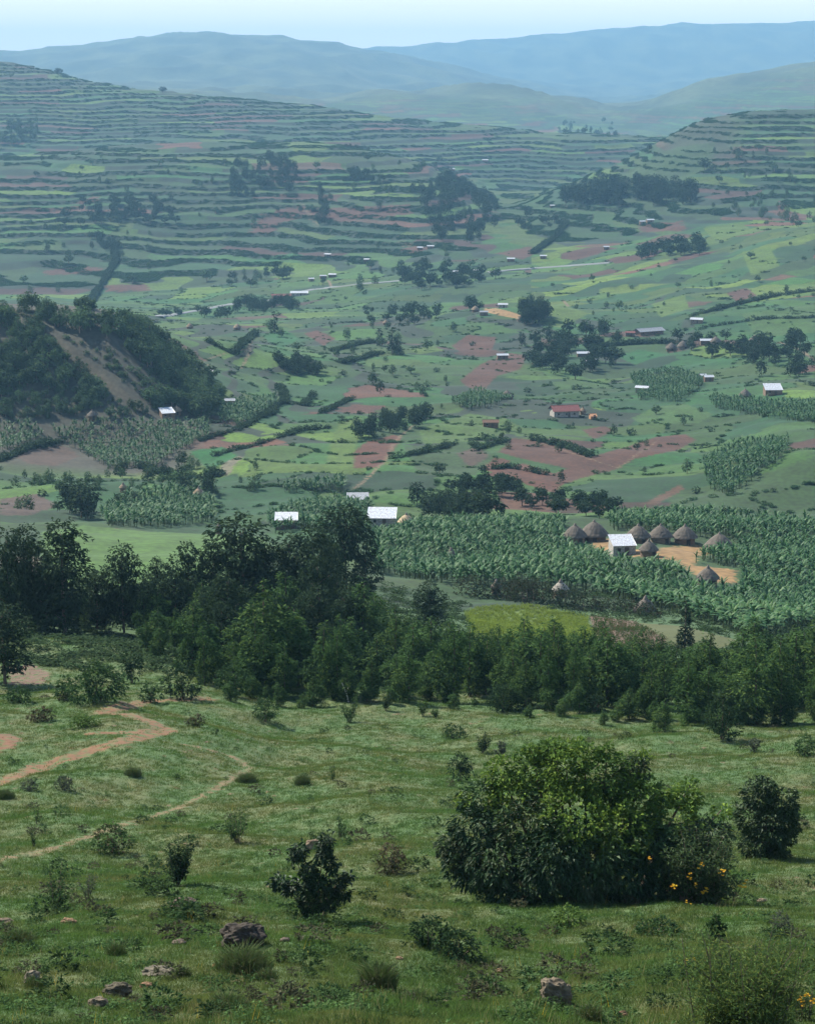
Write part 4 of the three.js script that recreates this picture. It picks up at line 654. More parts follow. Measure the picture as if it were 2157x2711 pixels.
  for (let k = 0; k < 165000; k++) { const d = lerp(500, 1850, R()), x = (R() - 0.5) * 0.44 * d; if ((x / d < -0.1 && d < 1000 && d > 640)) continue; const v = valleyPlot(x, d); if (v.edge > 0.9 || hash(v.k1, v.k2, 5) < (v.right ? 0.8 : 0.55) || !clearOf(x, d, 4)) continue; const h = 0.4 + 0.7 * R(); wood[2].push([onGround(x, d, 0.1), [h * (1.5 + R()), h], R() * 6.28, [1.2, 1.5, 1.2]]); }
  for (let k = 0; k < 160; k++) { const d = lerp(500, 1850, R()), x = (R() - 0.5) * 0.44 * d; if (!clearOf(x, d, 5)) continue; const h = 0.8 + 3 * R() * R(); wood[2].push([onGround(x, d, 0.1), [h * 1.1, h], R() * 6.28]); }
  for (const [w, l] of [[3, [820, 966, 880, 956, 965, 934]], [3.5, [1118, 926, 1180, 938, 1245, 962]], [3, [1060, 930, 1010, 945, 985, 935]], [4, [0, 972, 60, 945, 130, 930]], [3, [415, 930, 500, 905, 570, 870, 590, 845]], [3, [450, 960, 530, 940, 640, 905, 700, 900]], [6, [180, 652, 215, 600, 245, 550, 240, 520]], [4, [490, 745, 540, 700]], [3.5, [440, 720, 490, 745]], [4, [1480, 660, 1560, 640, 1640, 622, 1715, 612]], [3, [1480, 690, 1600, 672, 1715, 668]], [3.5, [600, 850, 590, 815]], [3, [640, 855, 660, 830]], [3, [680, 870, 740, 840]], [6, [1120, 535, 1170, 500, 1190, 470]], [4, [700, 740, 760, 725, 800, 720]], [4, [720, 765, 800, 745]], [3, [1010, 990, 1070, 985, 1150, 1000]], [4, [300, 985, 380, 1010, 470, 1000]], [3, [1500, 720, 1560, 745]], [5, [1270, 730, 1330, 725, 1420, 722]]]) {
    const P = worldPoly(l, false), c = new THREE.CatmullRomCurve3(P.map(([x, d]) => new THREE.Vector3(x, 0, d))), L = c.getLength(), q = new THREE.Vector3();
    for (let s = 0; s < L; s += 1.3) { c.getPointAt(s / L, q); if (R() < 0.1) continue; const h = w * (0.4 + 0.5 * R()); wood[2].push([onGround(q.x + (R() - 0.5) * 2, q.z + (R() - 0.5) * 2, 0.2), [h * 1.3, h], R() * 6.28]); }
  }
  queue.sort((p, q) => q[0] - p[0]); queue.forEach(([, a, kinds], i) => { if (i < 300) put('valley_tree', ...a); else wood[kinds === ROUNDF ? 3 : 0].push([a[3], a[4], a[5]]); });
  const NM = [['woodland', 'dark wood that covers the hill at the left'], ['woodland', 'slender trees mixed into the dark left wood'], ['hedge_scrub', 'dark hedges and scrub along terraces and field edges'], ['woodland', 'round crowned trees of the hillside woods and copses']];
  wood.forEach((l, k) => stuffAt(NM[k][0], WOODG[k], LEAF, l, NM[k][1], k === 2 ? 'scrub' : 'woodland'));
  console.log('wood', wood.map((w) => w.length));
}
{ // the long hedge between the bright field and the bananas
  const P = worldPoly([980, 1252, 1080, 1262, 1180, 1272, 1245, 1286, 1300, 1290, 1380, 1300], false), c = new THREE.CatmullRomCurve3(P.map(([x, d]) => onGround(x, d))), o = c.getPointAt(0.5), lobes = [], R = rng(31);
  for (let i = 0; i <= 60; i++) { const p = c.getPointAt(i / 60).sub(o), r = (1.3 + 0.8 * R()) * (i > 42 ? 0.6 : 1); lobes.push([p.x, p.y + r * 0.6, p.z + (R() - 0.5), r * 1.1, r * 1.1, r * 1.1]); }
  const g = thing('hedge', 'long dark hedge between the bright field and the banana grove', 'hedge', o);
  const T = lobes.map((l) => l), lo = leafCloud({ lobes: T.map((l) => [l[0], l[1] + 100, l[2], l[3], l[4], l[5]]), n: 16000, len: 0.34, wid: 0.2, colors: [[0.03, 0.05, 0.022], [0.04, 0.055, 0.025], [0.05, 0.05, 0.028], [0.03, 0.06, 0.025]], seed: 77 }); lo.translate(0, -100, 0);
  mesh('foliage', lo, LEAF, g);
  mesh('stems', merged(lobes.filter((_, i) => i % 2).map((l) => limb([[l[0], l[1] - l[4], l[2]], [l[0] + 0.1, l[1] - l[4] * 0.3, l[2]], [l[0], l[1] + l[4] * 0.4, l[2]]], 0.08, 0.03, 4))), BARK, g);
}

{ // crops on the two plots behind the belt: rows on the furrowed one, a thick sward on the bright one
  const R = rng(4411), rows = [], sward = [], F1 = FIELDS.find((f) => /furrowed/.test(f.label)), F2 = FIELDS.find((f) => /bright green grass/.test(f.label));
  for (let d = F1.box[2]; d < F1.box[3]; d += 1.15) for (let x = F1.box[0]; x < F1.box[1]; x += 0.42) { const X = x + (R() - 0.5) * 0.2, Dv = d + 0.25 * (x - F1.box[0]) * 0.3 + (R() - 0.5) * 0.2; if (!inPoly(F1.poly, X, Dv) || R() < 0.3) continue; const q = 0.7 + 0.7 * R(); rows.push([onGround(X, Dv), [q, q], R() * 6.28, R() < 0.7 ? [0.07, 0.11, 0.035] : [0.13, 0.11, 0.055]]); }
  for (let k = 0; k < 6000; k++) { const X = lerp(F2.box[0], F2.box[1], R()), Dv = lerp(F2.box[2], F2.box[3], R()); if (!inPoly(F2.poly, X, Dv)) continue; const q = 0.8 + 0.8 * R(), f = 0.8 + 0.4 * R(); sward.push([onGround(X, Dv), [q, q * 0.8], R() * 6.28, [0.2 * f, 0.265 * f, 0.045 * f]]); }
  const tuft = leafCloud({ lobes: [[0, 0.14, 0, 0.22, 0.16, 0.22]], n: 22, len: 0.2, wid: 0.07, droop: -0.6, colors: [[1, 1, 1]], seed: 21, gap: 0, shell: 0.9 });
  stuffAt('crop_rows', tuft, GRASS, rows, 'rows of young crops on the furrowed brown field', 'crops'); stuffAt('meadow_grass', tuft, GRASS, sward, 'thick grass on the bright field behind the belt', 'grass');
}

// ---------------------------------------------------------------- foreground: bushes, saplings, rocks
const R3 = rng(1203);
const GREENBUSH = [[0.04, 0.085, 0.025], [0.05, 0.1, 0.03], [0.035, 0.07, 0.025], [0.065, 0.115, 0.03]], DARKBUSH = [[0.022, 0.05, 0.02], [0.03, 0.062, 0.022], [0.035, 0.058, 0.025]], GREYBUSH = [[0.085, 0.1, 0.065], [0.07, 0.09, 0.055], [0.1, 0.105, 0.07]], BROWNBUSH = [[0.08, 0.07, 0.035], [0.06, 0.075, 0.03], [0.1, 0.08, 0.045]], FRESH = [[0.085, 0.15, 0.03], [0.11, 0.175, 0.04], [0.07, 0.13, 0.03]];
function bush(vx, vBase, vh, vw, label, o = {}) { // rounded shrub with stems; size read off the photograph
  const p = hit(vx, vBase), m = mpp(p), h = vh * m / CS, w = vw * m, R = rng((vx * 13 + vBase * 7) | 0), lobes = [], nl = o.lobes ?? 7, limbs = [];
  for (let i = 0; i < nl; i++) { const th = i * 2.4 + R(), f = i / nl, o2 = w * 0.27 * Math.sqrt(f), r = w * (0.22 + 0.1 * R()), y = clamp(h * (0.28 + 0.55 * (1 - f) * (0.6 + 0.5 * R())), r * 0.5, h - r * 0.55), c = [Math.cos(th) * o2, y, Math.sin(th) * o2]; lobes.push([...c, r, Math.min(r, h * 0.4), r]); limbs.push(limb([[c[0] * 0.1, -0.1, c[2] * 0.1], [c[0] * 0.5, y * 0.5, c[2] * 0.5], c], Math.max(0.012, w * 0.012), 0.006, 4)); }
  const g = thing(o.name ?? 'shrub', label, o.cat ?? 'shrub', onGround(p.x, -p.z, 0.03), R() * 6, o.group);
  mesh('stems', merged(limbs), BARK, g);
  const len = o.len ?? 0.1; mesh('foliage', leafCloud({ lobes, n: o.n ?? Math.round(Math.min(6000, 44 * (w * h + w * w) / (len * len) * 0.09 * (o.dense ?? 1))), len, wid: len * (o.slim ?? 0.5), droop: o.droop ?? 0.1, colors: o.colors ?? GREENBUSH, seed: (vx + vBase) | 0, shell: 0.7, gap: o.gap ?? 0.25 }), LEAF, g);
  return g;
}
function sapling(vx, vBase, vh, vw, label, o = {}) { // several upright twigs with leaves along them, light passes through
  const p = hit(vx, vBase), m = mpp(p), h = vh * m / CS, w = vw * m, R = rng((vx * 17 + vBase * 3) | 0), T = new Tris(), limbs = [], nt = o.twigs ?? 9, cols = o.colors ?? GREENBUSH, len = o.len ?? 0.12, q = new THREE.Vector3(), dr = new THREE.Vector3(), up = new THREE.Vector3(0, 1, 0);
  for (let i = 0; i < nt; i++) {
    const th = R() * 6.28, sp = w * 0.5 * (0.25 + 0.75 * R()), hh = h * (0.4 + 0.6 * R()), tip = [Math.cos(th) * sp, hh, Math.sin(th) * sp], bs = w * (o.foot ?? 0.12), b0 = [(R() - 0.5) * bs, -0.05, (R() - 0.5) * bs], mid = [lerp(b0[0], tip[0], 0.45 + 0.2 * R()), hh * 0.45, lerp(b0[2], tip[2], 0.45 + 0.2 * R())], c = new THREE.CatmullRomCurve3([new THREE.Vector3(...b0), new THREE.Vector3(...mid), new THREE.Vector3(...tip)]);
    limbs.push(limb([b0, mid, tip], Math.max(0.01, h * 0.01), 0.004, 4));
    const nl = o.leaves ?? 70;
    for (let k = 0; k < nl; k++) { c.getPointAt((o.from ?? 0.3) + (1 - (o.from ?? 0.3)) * R(), q); const tw = w * 0.11; q.x += (R() - 0.5) * tw * 2; q.y += (R() - 0.5) * tw; q.z += (R() - 0.5) * tw * 2; dr.set(R() - 0.5, R() * 0.7 - 0.2, R() - 0.5); const b = cols[(R() * cols.length) | 0], f = 0.8 + 0.4 * R(); leaf(T, q, dr, up, len * (0.6 + 0.7 * R()), len * (o.slim ?? 0.45), [b[0] * f, b[1] * f, b[2] * f]); }
  }
  const g = thing(o.name ?? 'sapling', label, o.cat ?? 'sapling', onGround(p.x, -p.z, 0.02), R() * 6, o.group);
  mesh('stems', merged(limbs), BARK, g); mesh('foliage', T.geo(), LEAF, g); return g;
}
function tussock(vx, vBase, vh, vw, label, colors = [[0.075, 0.12, 0.035], [0.095, 0.14, 0.045], [0.12, 0.13, 0.055]]) { // mound of long grass
  const p = hit(vx, vBase), m = mpp(p), h = vh * m / CS, w = vw * m, R = rng((vx * 5 + vBase) | 0), T = new Tris(), n = Math.round(clamp(w * h * 1800, 260, 2400));
  for (let i = 0; i < n; i++) { const th = R() * 6.28, r = w * 0.46 * R(), x = Math.cos(th) * r, z = Math.sin(th) * r * 0.8, hh = h * (0.25 + 0.85 * R()) * (1 - 0.5 * (r / (w * 0.4)) ** 2), b = colors[(R() * colors.length) | 0], f = 0.75 + 0.5 * R(), c = [b[0] * f, b[1] * f, b[2] * f], lx = Math.cos(th) * hh * 0.35 + (R() - 0.5) * hh * 1.6, lz = Math.sin(th) * hh * 0.35 + (R() - 0.5) * hh * 1.6, bw = 0.006 + 0.008 * R(); const a = T.v(x - bw, -0.03, z, c), b2 = T.v(x + bw, -0.03, z, c), m1 = T.v(x + lx * 0.4 - bw * 0.7, hh * 0.65, z + lz * 0.4, c), m2 = T.v(x + lx * 0.4 + bw * 0.7, hh * 0.65, z + lz * 0.4, c), t = T.v(x + lx, hh * 0.9, z + lz, c); T.i.push(a, b2, m2, a, m2, m1, m1, m2, t); }
  const g = T.geo(), o = mesh('grass_tussock', g, LEAF); o.position.copy(onGround(p.x, -p.z)); return tag(o, label, 'grass tussock', 'dark grass tussocks');
}
const ROCKM = new THREE.MeshStandardMaterial({ vertexColors: true, roughness: 0.95 });
function rock(vx, vBase, vw, vh, label, tone = [0.13, 0.115, 0.1], tilt = 0) {
  const p = hit(vx, vBase), m = mpp(p), w = vw * m, h = vh * m, R = rng((vx * 3 + vBase * 11) | 0), sd = R() * 50, g0 = new THREE.IcosahedronGeometry(1, 9), q = g0.attributes.position, col = [], v = new THREE.Vector3(); g0.deleteAttribute('uv'); g0.deleteAttribute('normal');
  for (let i = 0; i < q.count; i++) { v.fromBufferAttribute(q, i); const n = 0.25 * N3(v.x * 1.2 + sd, v.y * 1.2, v.z * 1.2) + 0.12 * Math.abs(N3(v.x * 3 + sd, v.y * 3, v.z * 3)) + 0.05 * N3(v.x * 9, v.y * 9 + sd, v.z * 9), k = 1 + n, li = N3(v.x * 2.5, v.y * 2.5 + sd, v.z * 2.5 + 9) > 0.45 ? 1.7 : 1, f = li * (0.8 + 0.35 * N3(v.x * 6 + 3, v.y * 6 + sd, v.z * 6)); q.setXYZ(i, Math.sign(v.x) * Math.pow(Math.abs(v.x), 0.8) * k * w / 2, v.y * k * h * 0.62 + v.x * tilt * w / 2, v.z * k * w * 0.36); col.push(tone[0] * f * 0.64, tone[1] * f * 0.57, tone[2] * f * (li > 1 ? 0.4 : 0.42)); }
  g0.setAttribute('color', new THREE.Float32BufferAttribute(col, 3));
  const o = mesh('rock', g0, ROCKM); o.position.copy(onGround(p.x, -p.z)); o.position.y += h * 0.3; o.rotation.y = R() * 0.5 - 0.25; return tag(o, label, 'rock', 'rocks in the grass');
}
{ // the big thicket
  const p0 = hit(1240, 1880), m = mpp(p0), g = thing('thicket', 'largest bush, a broad dense thicket of mixed green leaves on the grass', 'bush', onGround(p0.x, -p0.z, 0.05));
  const L = (list) => list.map(([vx, vy, r, z = 0, fy = 0.85]) => [(vx - 1240) * m, (1880 - vy) * m / CS, z, r * m, r * m * fy, r * m]);
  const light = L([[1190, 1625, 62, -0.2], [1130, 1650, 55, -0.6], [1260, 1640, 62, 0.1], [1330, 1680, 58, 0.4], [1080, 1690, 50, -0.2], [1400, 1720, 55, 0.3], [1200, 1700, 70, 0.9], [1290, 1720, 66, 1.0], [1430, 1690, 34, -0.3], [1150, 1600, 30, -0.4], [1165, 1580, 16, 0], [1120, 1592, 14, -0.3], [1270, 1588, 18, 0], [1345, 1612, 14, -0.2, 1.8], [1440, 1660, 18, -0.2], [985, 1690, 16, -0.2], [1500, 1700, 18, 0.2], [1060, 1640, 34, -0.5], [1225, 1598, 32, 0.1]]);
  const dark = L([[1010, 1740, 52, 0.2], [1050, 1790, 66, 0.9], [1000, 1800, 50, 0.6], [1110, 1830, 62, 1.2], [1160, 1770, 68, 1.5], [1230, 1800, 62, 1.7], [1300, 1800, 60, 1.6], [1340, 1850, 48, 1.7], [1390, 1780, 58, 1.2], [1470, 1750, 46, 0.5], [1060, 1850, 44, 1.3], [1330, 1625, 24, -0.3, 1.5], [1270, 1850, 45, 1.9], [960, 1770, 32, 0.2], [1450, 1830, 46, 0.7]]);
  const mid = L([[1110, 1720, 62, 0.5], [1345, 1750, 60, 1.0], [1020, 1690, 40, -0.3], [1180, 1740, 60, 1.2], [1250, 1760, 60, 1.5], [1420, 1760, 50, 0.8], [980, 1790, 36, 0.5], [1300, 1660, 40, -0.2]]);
  g.scale.set(1.1, 1.12, 1.1);
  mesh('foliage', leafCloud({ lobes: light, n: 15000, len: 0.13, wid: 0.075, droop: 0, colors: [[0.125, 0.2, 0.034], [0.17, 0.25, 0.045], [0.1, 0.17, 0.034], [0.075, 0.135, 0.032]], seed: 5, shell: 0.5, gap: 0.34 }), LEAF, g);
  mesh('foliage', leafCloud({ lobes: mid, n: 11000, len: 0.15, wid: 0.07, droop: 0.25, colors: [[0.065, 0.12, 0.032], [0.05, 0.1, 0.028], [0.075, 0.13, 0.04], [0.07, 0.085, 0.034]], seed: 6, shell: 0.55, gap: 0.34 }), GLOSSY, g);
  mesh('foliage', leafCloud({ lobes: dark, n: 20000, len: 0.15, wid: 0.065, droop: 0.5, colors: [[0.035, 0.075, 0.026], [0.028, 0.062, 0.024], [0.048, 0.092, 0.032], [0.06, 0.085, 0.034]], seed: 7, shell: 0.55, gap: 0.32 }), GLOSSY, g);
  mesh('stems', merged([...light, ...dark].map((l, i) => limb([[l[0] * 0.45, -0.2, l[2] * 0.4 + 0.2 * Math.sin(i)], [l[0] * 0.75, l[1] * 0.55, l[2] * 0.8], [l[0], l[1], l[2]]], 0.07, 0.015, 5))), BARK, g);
}
function flower(T, q, s, R) { const c = [0.8, 0.52, 0.02]; for (let k = 0; k < 7; k++) { const th = k / 7 * 6.28 + R(), d = new THREE.Vector3(Math.cos(th), 0.5 + 0.6 * R(), Math.sin(th)); leaf(T, q, d, new THREE.Vector3(0, 1, 0), s, s * 0.5, [c[0] * (0.8 + 0.3 * R()), c[1] * (0.8 + 0.3 * R()), c[2]]); } }
const PETAL = leafMat(0.7, 0.3);
function flowering(vx, vBase, vh, vw, label, spots, o = {}) { // shrub of feathered leaves with yellow flower heads
  const g = sapling(vx, vBase, vh, vw, label, { name: 'flowering_shrub', cat: 'flowering shrub', twigs: 44, leaves: 130, foot: 0.5, len: 0.19, slim: 0.32, from: 0.3, colors: [[0.05, 0.085, 0.03], [0.06, 0.095, 0.035], [0.075, 0.1, 0.045], [0.045, 0.075, 0.03]], ...o }); g.rotation.y = 0;
  const m = mpp(g.position), R = rng(vx | 0);
  spots.forEach(([x, y, s]) => { const T = new Tris(), q = new THREE.Vector3(); for (let k = 0; k < 5; k++) { q.set((R() - 0.5) * s * 1.3, (R() - 0.5) * s * 1.6, (R() - 0.5) * s); flower(T, q, s * 0.55, R); } const f = mesh('flower', T.geo(), PETAL, g); f.position.set((x - vx) * m, (vBase - y) * m / CS, vw * m * 0.36); });
  return g;
}
flowering(1470, 1905, 165, 185, 'low shrub with yellow flowers at the right skirt of the big thicket', [[1403, 1838, 0.13], [1440, 1812, 0.12], [1462, 1788, 0.12], [1508, 1803, 0.13], [1556, 1832, 0.15], [1472, 1847, 0.13], [1455, 1832, 0.1], [1478, 1842, 0.1], [1436, 1873, 0.1], [1350, 1772, 0.09]]);
sapling(1515, 1985, 60, 70, 'small leafy plant below the yellow flowered shrub', { len: 0.16, twigs: 7 });
{ // the round headed tree right of the thicket
  const p = hit(1612, 1806), m = mpp(p), g = thing('small_tree', 'round headed dark tree right of the big thicket, casting a shadow', 'tree', onGround(p.x, -p.z, 0.04)), L = (l) => l.map(([x, y, r, z]) => [(x - 1612) * m, (1806 - y) * m / CS, z, r * m, r * m, r * m]);
  const lobes = L([[1590, 1660, 34, 0], [1640, 1675, 34, 0.2], [1620, 1710, 44, 0.4], [1580, 1720, 36, -0.2], [1655, 1720, 28, 0.1], [1600, 1765, 36, 0.4], [1640, 1760, 30, -0.1], [1575, 1770, 24, 0.2], [1600, 1640, 22, 0.1], [1630, 1790, 24, 0.3]]);
  mesh('trunk', merged(lobes.map((l) => limb([[0, -0.1, 0], [l[0] * 0.3, l[1] * 0.45, l[2] * 0.3], [l[0], l[1], l[2]]], 0.045, 0.012, 5))), BARK, g);
  mesh('crown', leafCloud({ lobes, n: 7500, len: 0.15, wid: 0.085, droop: 0.3, colors: [[0.04, 0.075, 0.022], [0.05, 0.085, 0.026], [0.032, 0.062, 0.022]], seed: 44, shell: 0.55, gap: 0.22 }), GLOSSY, g);
}
// the feathery bush at the bottom right corner and its yellow flowered neighbour
sapling(1560, 2190, 250, 320, 'feathery light green bush at the bottom right corner', { name: 'feathery_bush', cat: 'bush', twigs: 90, leaves: 260, foot: 0.6, len: 0.11, slim: 0.16, from: 0.15, colors: [[0.085, 0.145, 0.04], [0.1, 0.165, 0.045], [0.075, 0.12, 0.04], [0.17, 0.21, 0.05]] });
flowering(1690, 2150, 80, 60, 'small yellow flowered plant at the lower right edge', [[1672, 2085, 0.07], [1690, 2078, 0.08], [1705, 2090, 0.08], [1682, 2095, 0.06]], { twigs: 10, leaves: 30, len: 0.08 });
flowering(1448, 2035, 40, 50, 'sprig with small yellow buds above the feathery bush', [[1440, 2012, 0.04], [1458, 2006, 0.04]], { twigs: 6, leaves: 20, len: 0.08, colors: FRESH });
// saplings and shrubs on the grass
[[372, 1866, 112, 82, 'dense dark leafed sapling with a clear shadow left of the rocks', { twigs: 16, leaves: 110, len: 0.12, colors: DARKBUSH }], [118, 1912, 100, 80, 'tall airy sapling at the lower left', { twigs: 9, leaves: 60, len: 0.11 }], [186, 1892, 62, 46, 'greyish twiggy sapling right of the tall airy one', { twigs: 8, leaves: 30, len: 0.08, colors: GREYBUSH }],
  [500, 1774, 78, 62, 'spreading low sapling above the middle of the grass', { twigs: 12, leaves: 70, len: 0.1 }], [717, 1768, 62, 40, 'thin leaning sapling behind the ragged bush', { twigs: 7, leaves: 50, len: 0.1 }], [72, 1785, 44, 24, 'tiny dark sapling at the left near the faint path', { twigs: 5, leaves: 40, len: 0.08 }], [78, 1735, 46, 26, 'small upright sapling above the faint path', { twigs: 5, leaves: 40, len: 0.08 }], [700, 1642, 32, 22, 'little solitary plant in the middle of the slope', { twigs: 5, leaves: 40, len: 0.09 }],
  [736, 1520, 62, 44, 'lone sapling at the upper grass below the white branch', { twigs: 10, leaves: 70, len: 0.16 }], [890, 1508, 44, 34, 'sapling at the belt edge right of the white branch', { twigs: 7, leaves: 50, len: 0.16 }], [812, 1496, 44, 30, 'dark sapling below the belt edge', { twigs: 7, leaves: 60, len: 0.16, colors: DARKBUSH }], [918, 1512, 30, 26, 'short sapling beside the belt edge', { twigs: 6, leaves: 40, len: 0.14 }], [1055, 1592, 42, 34, 'right one of the two small trees above the thicket', { twigs: 8, leaves: 60, len: 0.14, colors: GREYBUSH }], [1015, 1586, 52, 36, 'left one of the two small trees above the thicket', { twigs: 9, leaves: 70, len: 0.14, colors: DARKBUSH }],
].forEach(([x, b, h, w, l, o]) => sapling(x, b, h, w, l, o));
{ // ragged bush in the middle: two leafy arms over a grassy skirt
  const p = hit(660, 1935), m = mpp(p), g = thing('ragged_bush', 'ragged bush with bare arms and dark leaf tufts left of the thicket', 'bush', onGround(p.x, -p.z, 0.03));
  const lobes = [[588, 1842, 17, 0.2], [612, 1850, 14, 0.3], [628, 1772, 15, 0.1], [622, 1790, 12, 0], [690, 1752, 14, 0], [684, 1778, 17, 0.1], [700, 1800, 15, 0.1], [655, 1815, 17, 0.2], [640, 1850, 18, 0.3], [672, 1845, 20, 0.3], [712, 1850, 18, 0.1], [725, 1872, 15, 0], [690, 1885, 20, 0.2], [650, 1890, 20, 0.2], [735, 1835, 10, 0]].map(([x, y, q, z]) => [(x - 660) * m, (1935 - y) * m / CS, z, q * m, q * m * 0.95, q * m]);
  mesh('stems', merged(lobes.map((l) => limb([[l[0] * 0.2, -0.1, l[2] * 0.3], [l[0] * 0.5, l[1] * 0.55, l[2] * 0.6], [l[0], l[1], l[2]]], 0.028, 0.008, 5))), BARK, g);
  mesh('foliage', leafCloud({ lobes, n: 2600, len: 0.15, wid: 0.08, droop: 0.2, colors: DARKBUSH, seed: 61, shell: 0.9, gap: 0.12 }), GLOSSY, g);
  bush(668, 1940, 75, 130, 'grassy green skirt of weeds around the ragged bush', { len: 0.12, slim: 0.2, droop: -0.4, colors: GREENBUSH });
}
[[822, 1838, 60, 80, 'low scruffy shrub between the ragged bush and the thicket', { colors: BROWNBUSH, len: 0.09 }], [238, 1796, 62, 92, 'wide brownish shrub beside the faint path', { colors: [...BROWNBUSH, ...GREENBUSH], len: 0.09 }], [900, 1995, 62, 120, 'low dark creeping bush in front of the thicket, left part', { colors: DARKBUSH, len: 0.1 }], [965, 2018, 62, 110, 'low dark creeping bush in front of the thicket, right part', { colors: DARKBUSH, len: 0.1 }], [970, 1645, 68, 58, 'round dark shrub above the left shoulder of the thicket', { colors: DARKBUSH, len: 0.13 }], [955, 1556, 30, 60, 'low green weed clump on the upper grass', { colors: GREENBUSH, len: 0.13 }], [558, 1518, 52, 62, 'round grey green shrub on the upper grass', { colors: GREENBUSH, len: 0.14 }], [413, 1530, 26, 46, 'low dark shrub by the bend of the red path', { colors: BROWNBUSH, len: 0.12 }],
  [1642, 1968, 48, 62, 'silver grey shrub at the right below the tree', { colors: GREYBUSH, len: 0.07 }], [1692, 1592, 46, 60, 'twiggy shrub at the right edge of the upper grass', { colors: GREENBUSH, len: 0.13 }], [1587, 1585, 34, 34, 'small brown grey shrub on the upper right grass', { colors: GREYBUSH, len: 0.12 }], [1518, 1556, 105, 98, 'dense dark shrub standing out in front of the belt at the right', { colors: DARKBUSH, len: 0.2 }], [1060, 1494, 52, 92, 'low dark shrub with a sharp shadow at the belt edge', { colors: DARKBUSH, len: 0.18 }], [1195, 1952, 46, 90, 'fresh green weeds at the front foot of the thicket', { colors: FRESH, len: 0.1 }], [1380, 1965, 30, 130, 'dark green weeds in the shade of the thicket', { colors: GREENBUSH, len: 0.1 }],
  [205, 1478, 78, 150, 'broad dark bush at the left above the red path', { colors: GREENBUSH, len: 0.24 }], [385, 1470, 66, 100, 'row of dark bushy shrubs beside the red earth', { colors: DARKBUSH, len: 0.22 }], [402, 1415, 72, 70, 'round olive bush below the dark trees', { colors: [...GREENBUSH, [0.075, 0.09, 0.03]], len: 0.24 }], [278, 1440, 72, 62, 'round dark bush at the foot of the sloping sward', { colors: DARKBUSH, len: 0.24 }], [318, 1478, 46, 50, 'small green bush between two larger ones', { colors: GREENBUSH, len: 0.22 }], [490, 1465, 72, 90, 'wide green bush at the left end of the young belt', { colors: GREENBUSH, len: 0.22 }], [580, 1462, 60, 110, 'wide low bush in front of the young belt', { colors: GREENBUSH, len: 0.22 }], [140, 1470, 46, 60, 'green bush at the left near the red bank', { colors: GREENBUSH, len: 0.2 }], [40, 1480, 34, 70, 'scrubby bush above the red bank', { colors: GREENBUSH, len: 0.18 }], [90, 1518, 26, 60, 'low scrub between the red bank and the path', { colors: BROWNBUSH, len: 0.16 }], [180, 1530, 26, 70, 'bright low weeds inside the bend of the path', { colors: FRESH, len: 0.14 }], [135, 1662, 30, 46, 'grey tuft below the red path', { colors: GREYBUSH, len: 0.08 }], [62, 1664, 24, 40, 'grey tuft at the left below the red path', { colors: GREYBUSH, len: 0.08 }],
  [700, 1452, 60, 100, 'leafy bush behind the white branch', { colors: GREENBUSH, len: 0.2 }], [1250, 1500, 36, 60, 'small shrub at the foot of the right belt', { colors: DARKBUSH, len: 0.18 }], [380, 1935, 46, 112, 'green bush grown round the flat rock', { colors: GREENBUSH, len: 0.09 }],
].forEach(([x, b, h, w, l, o]) => bush(x, b, h, w, l, o));
[[520, 1648, 26, 54, 'dark tussock at the bend of the faint path'], [280, 1632, 22, 42, 'dark tussock below the red path'], [636, 1652, 28, 36, 'tussock in the middle of the slope'], [512, 2042, 60, 140, 'large tussock in front of the big dark rock'], [795, 2078, 70, 90, 'peaked dark tussock at the bottom middle'], [40, 1985, 36, 90, 'dark tussock at the left edge'], [480, 2130, 50, 120, 'tussock at the bottom edge left of the middle'], [75, 2078, 30, 60, 'tussock at the foot of the pale stone'], [245, 2010, 36, 50, 'wispy tussock in the lower left'], [875, 2110, 36, 60, 'small tussock at the bottom middle'], [385, 2055, 26, 40, 'small tussock beside the flat long rock'], [1240, 2150, 50, 70, 'tussock right of the tilted rock'], [10, 1680, 24, 50, 'tussock at the left edge by the path'], [560, 2060, 30, 60, 'tussock right of the big dark rock'], [640, 2110, 30, 40, 'grey green tussock at the bottom']].forEach((a) => tussock(...a));
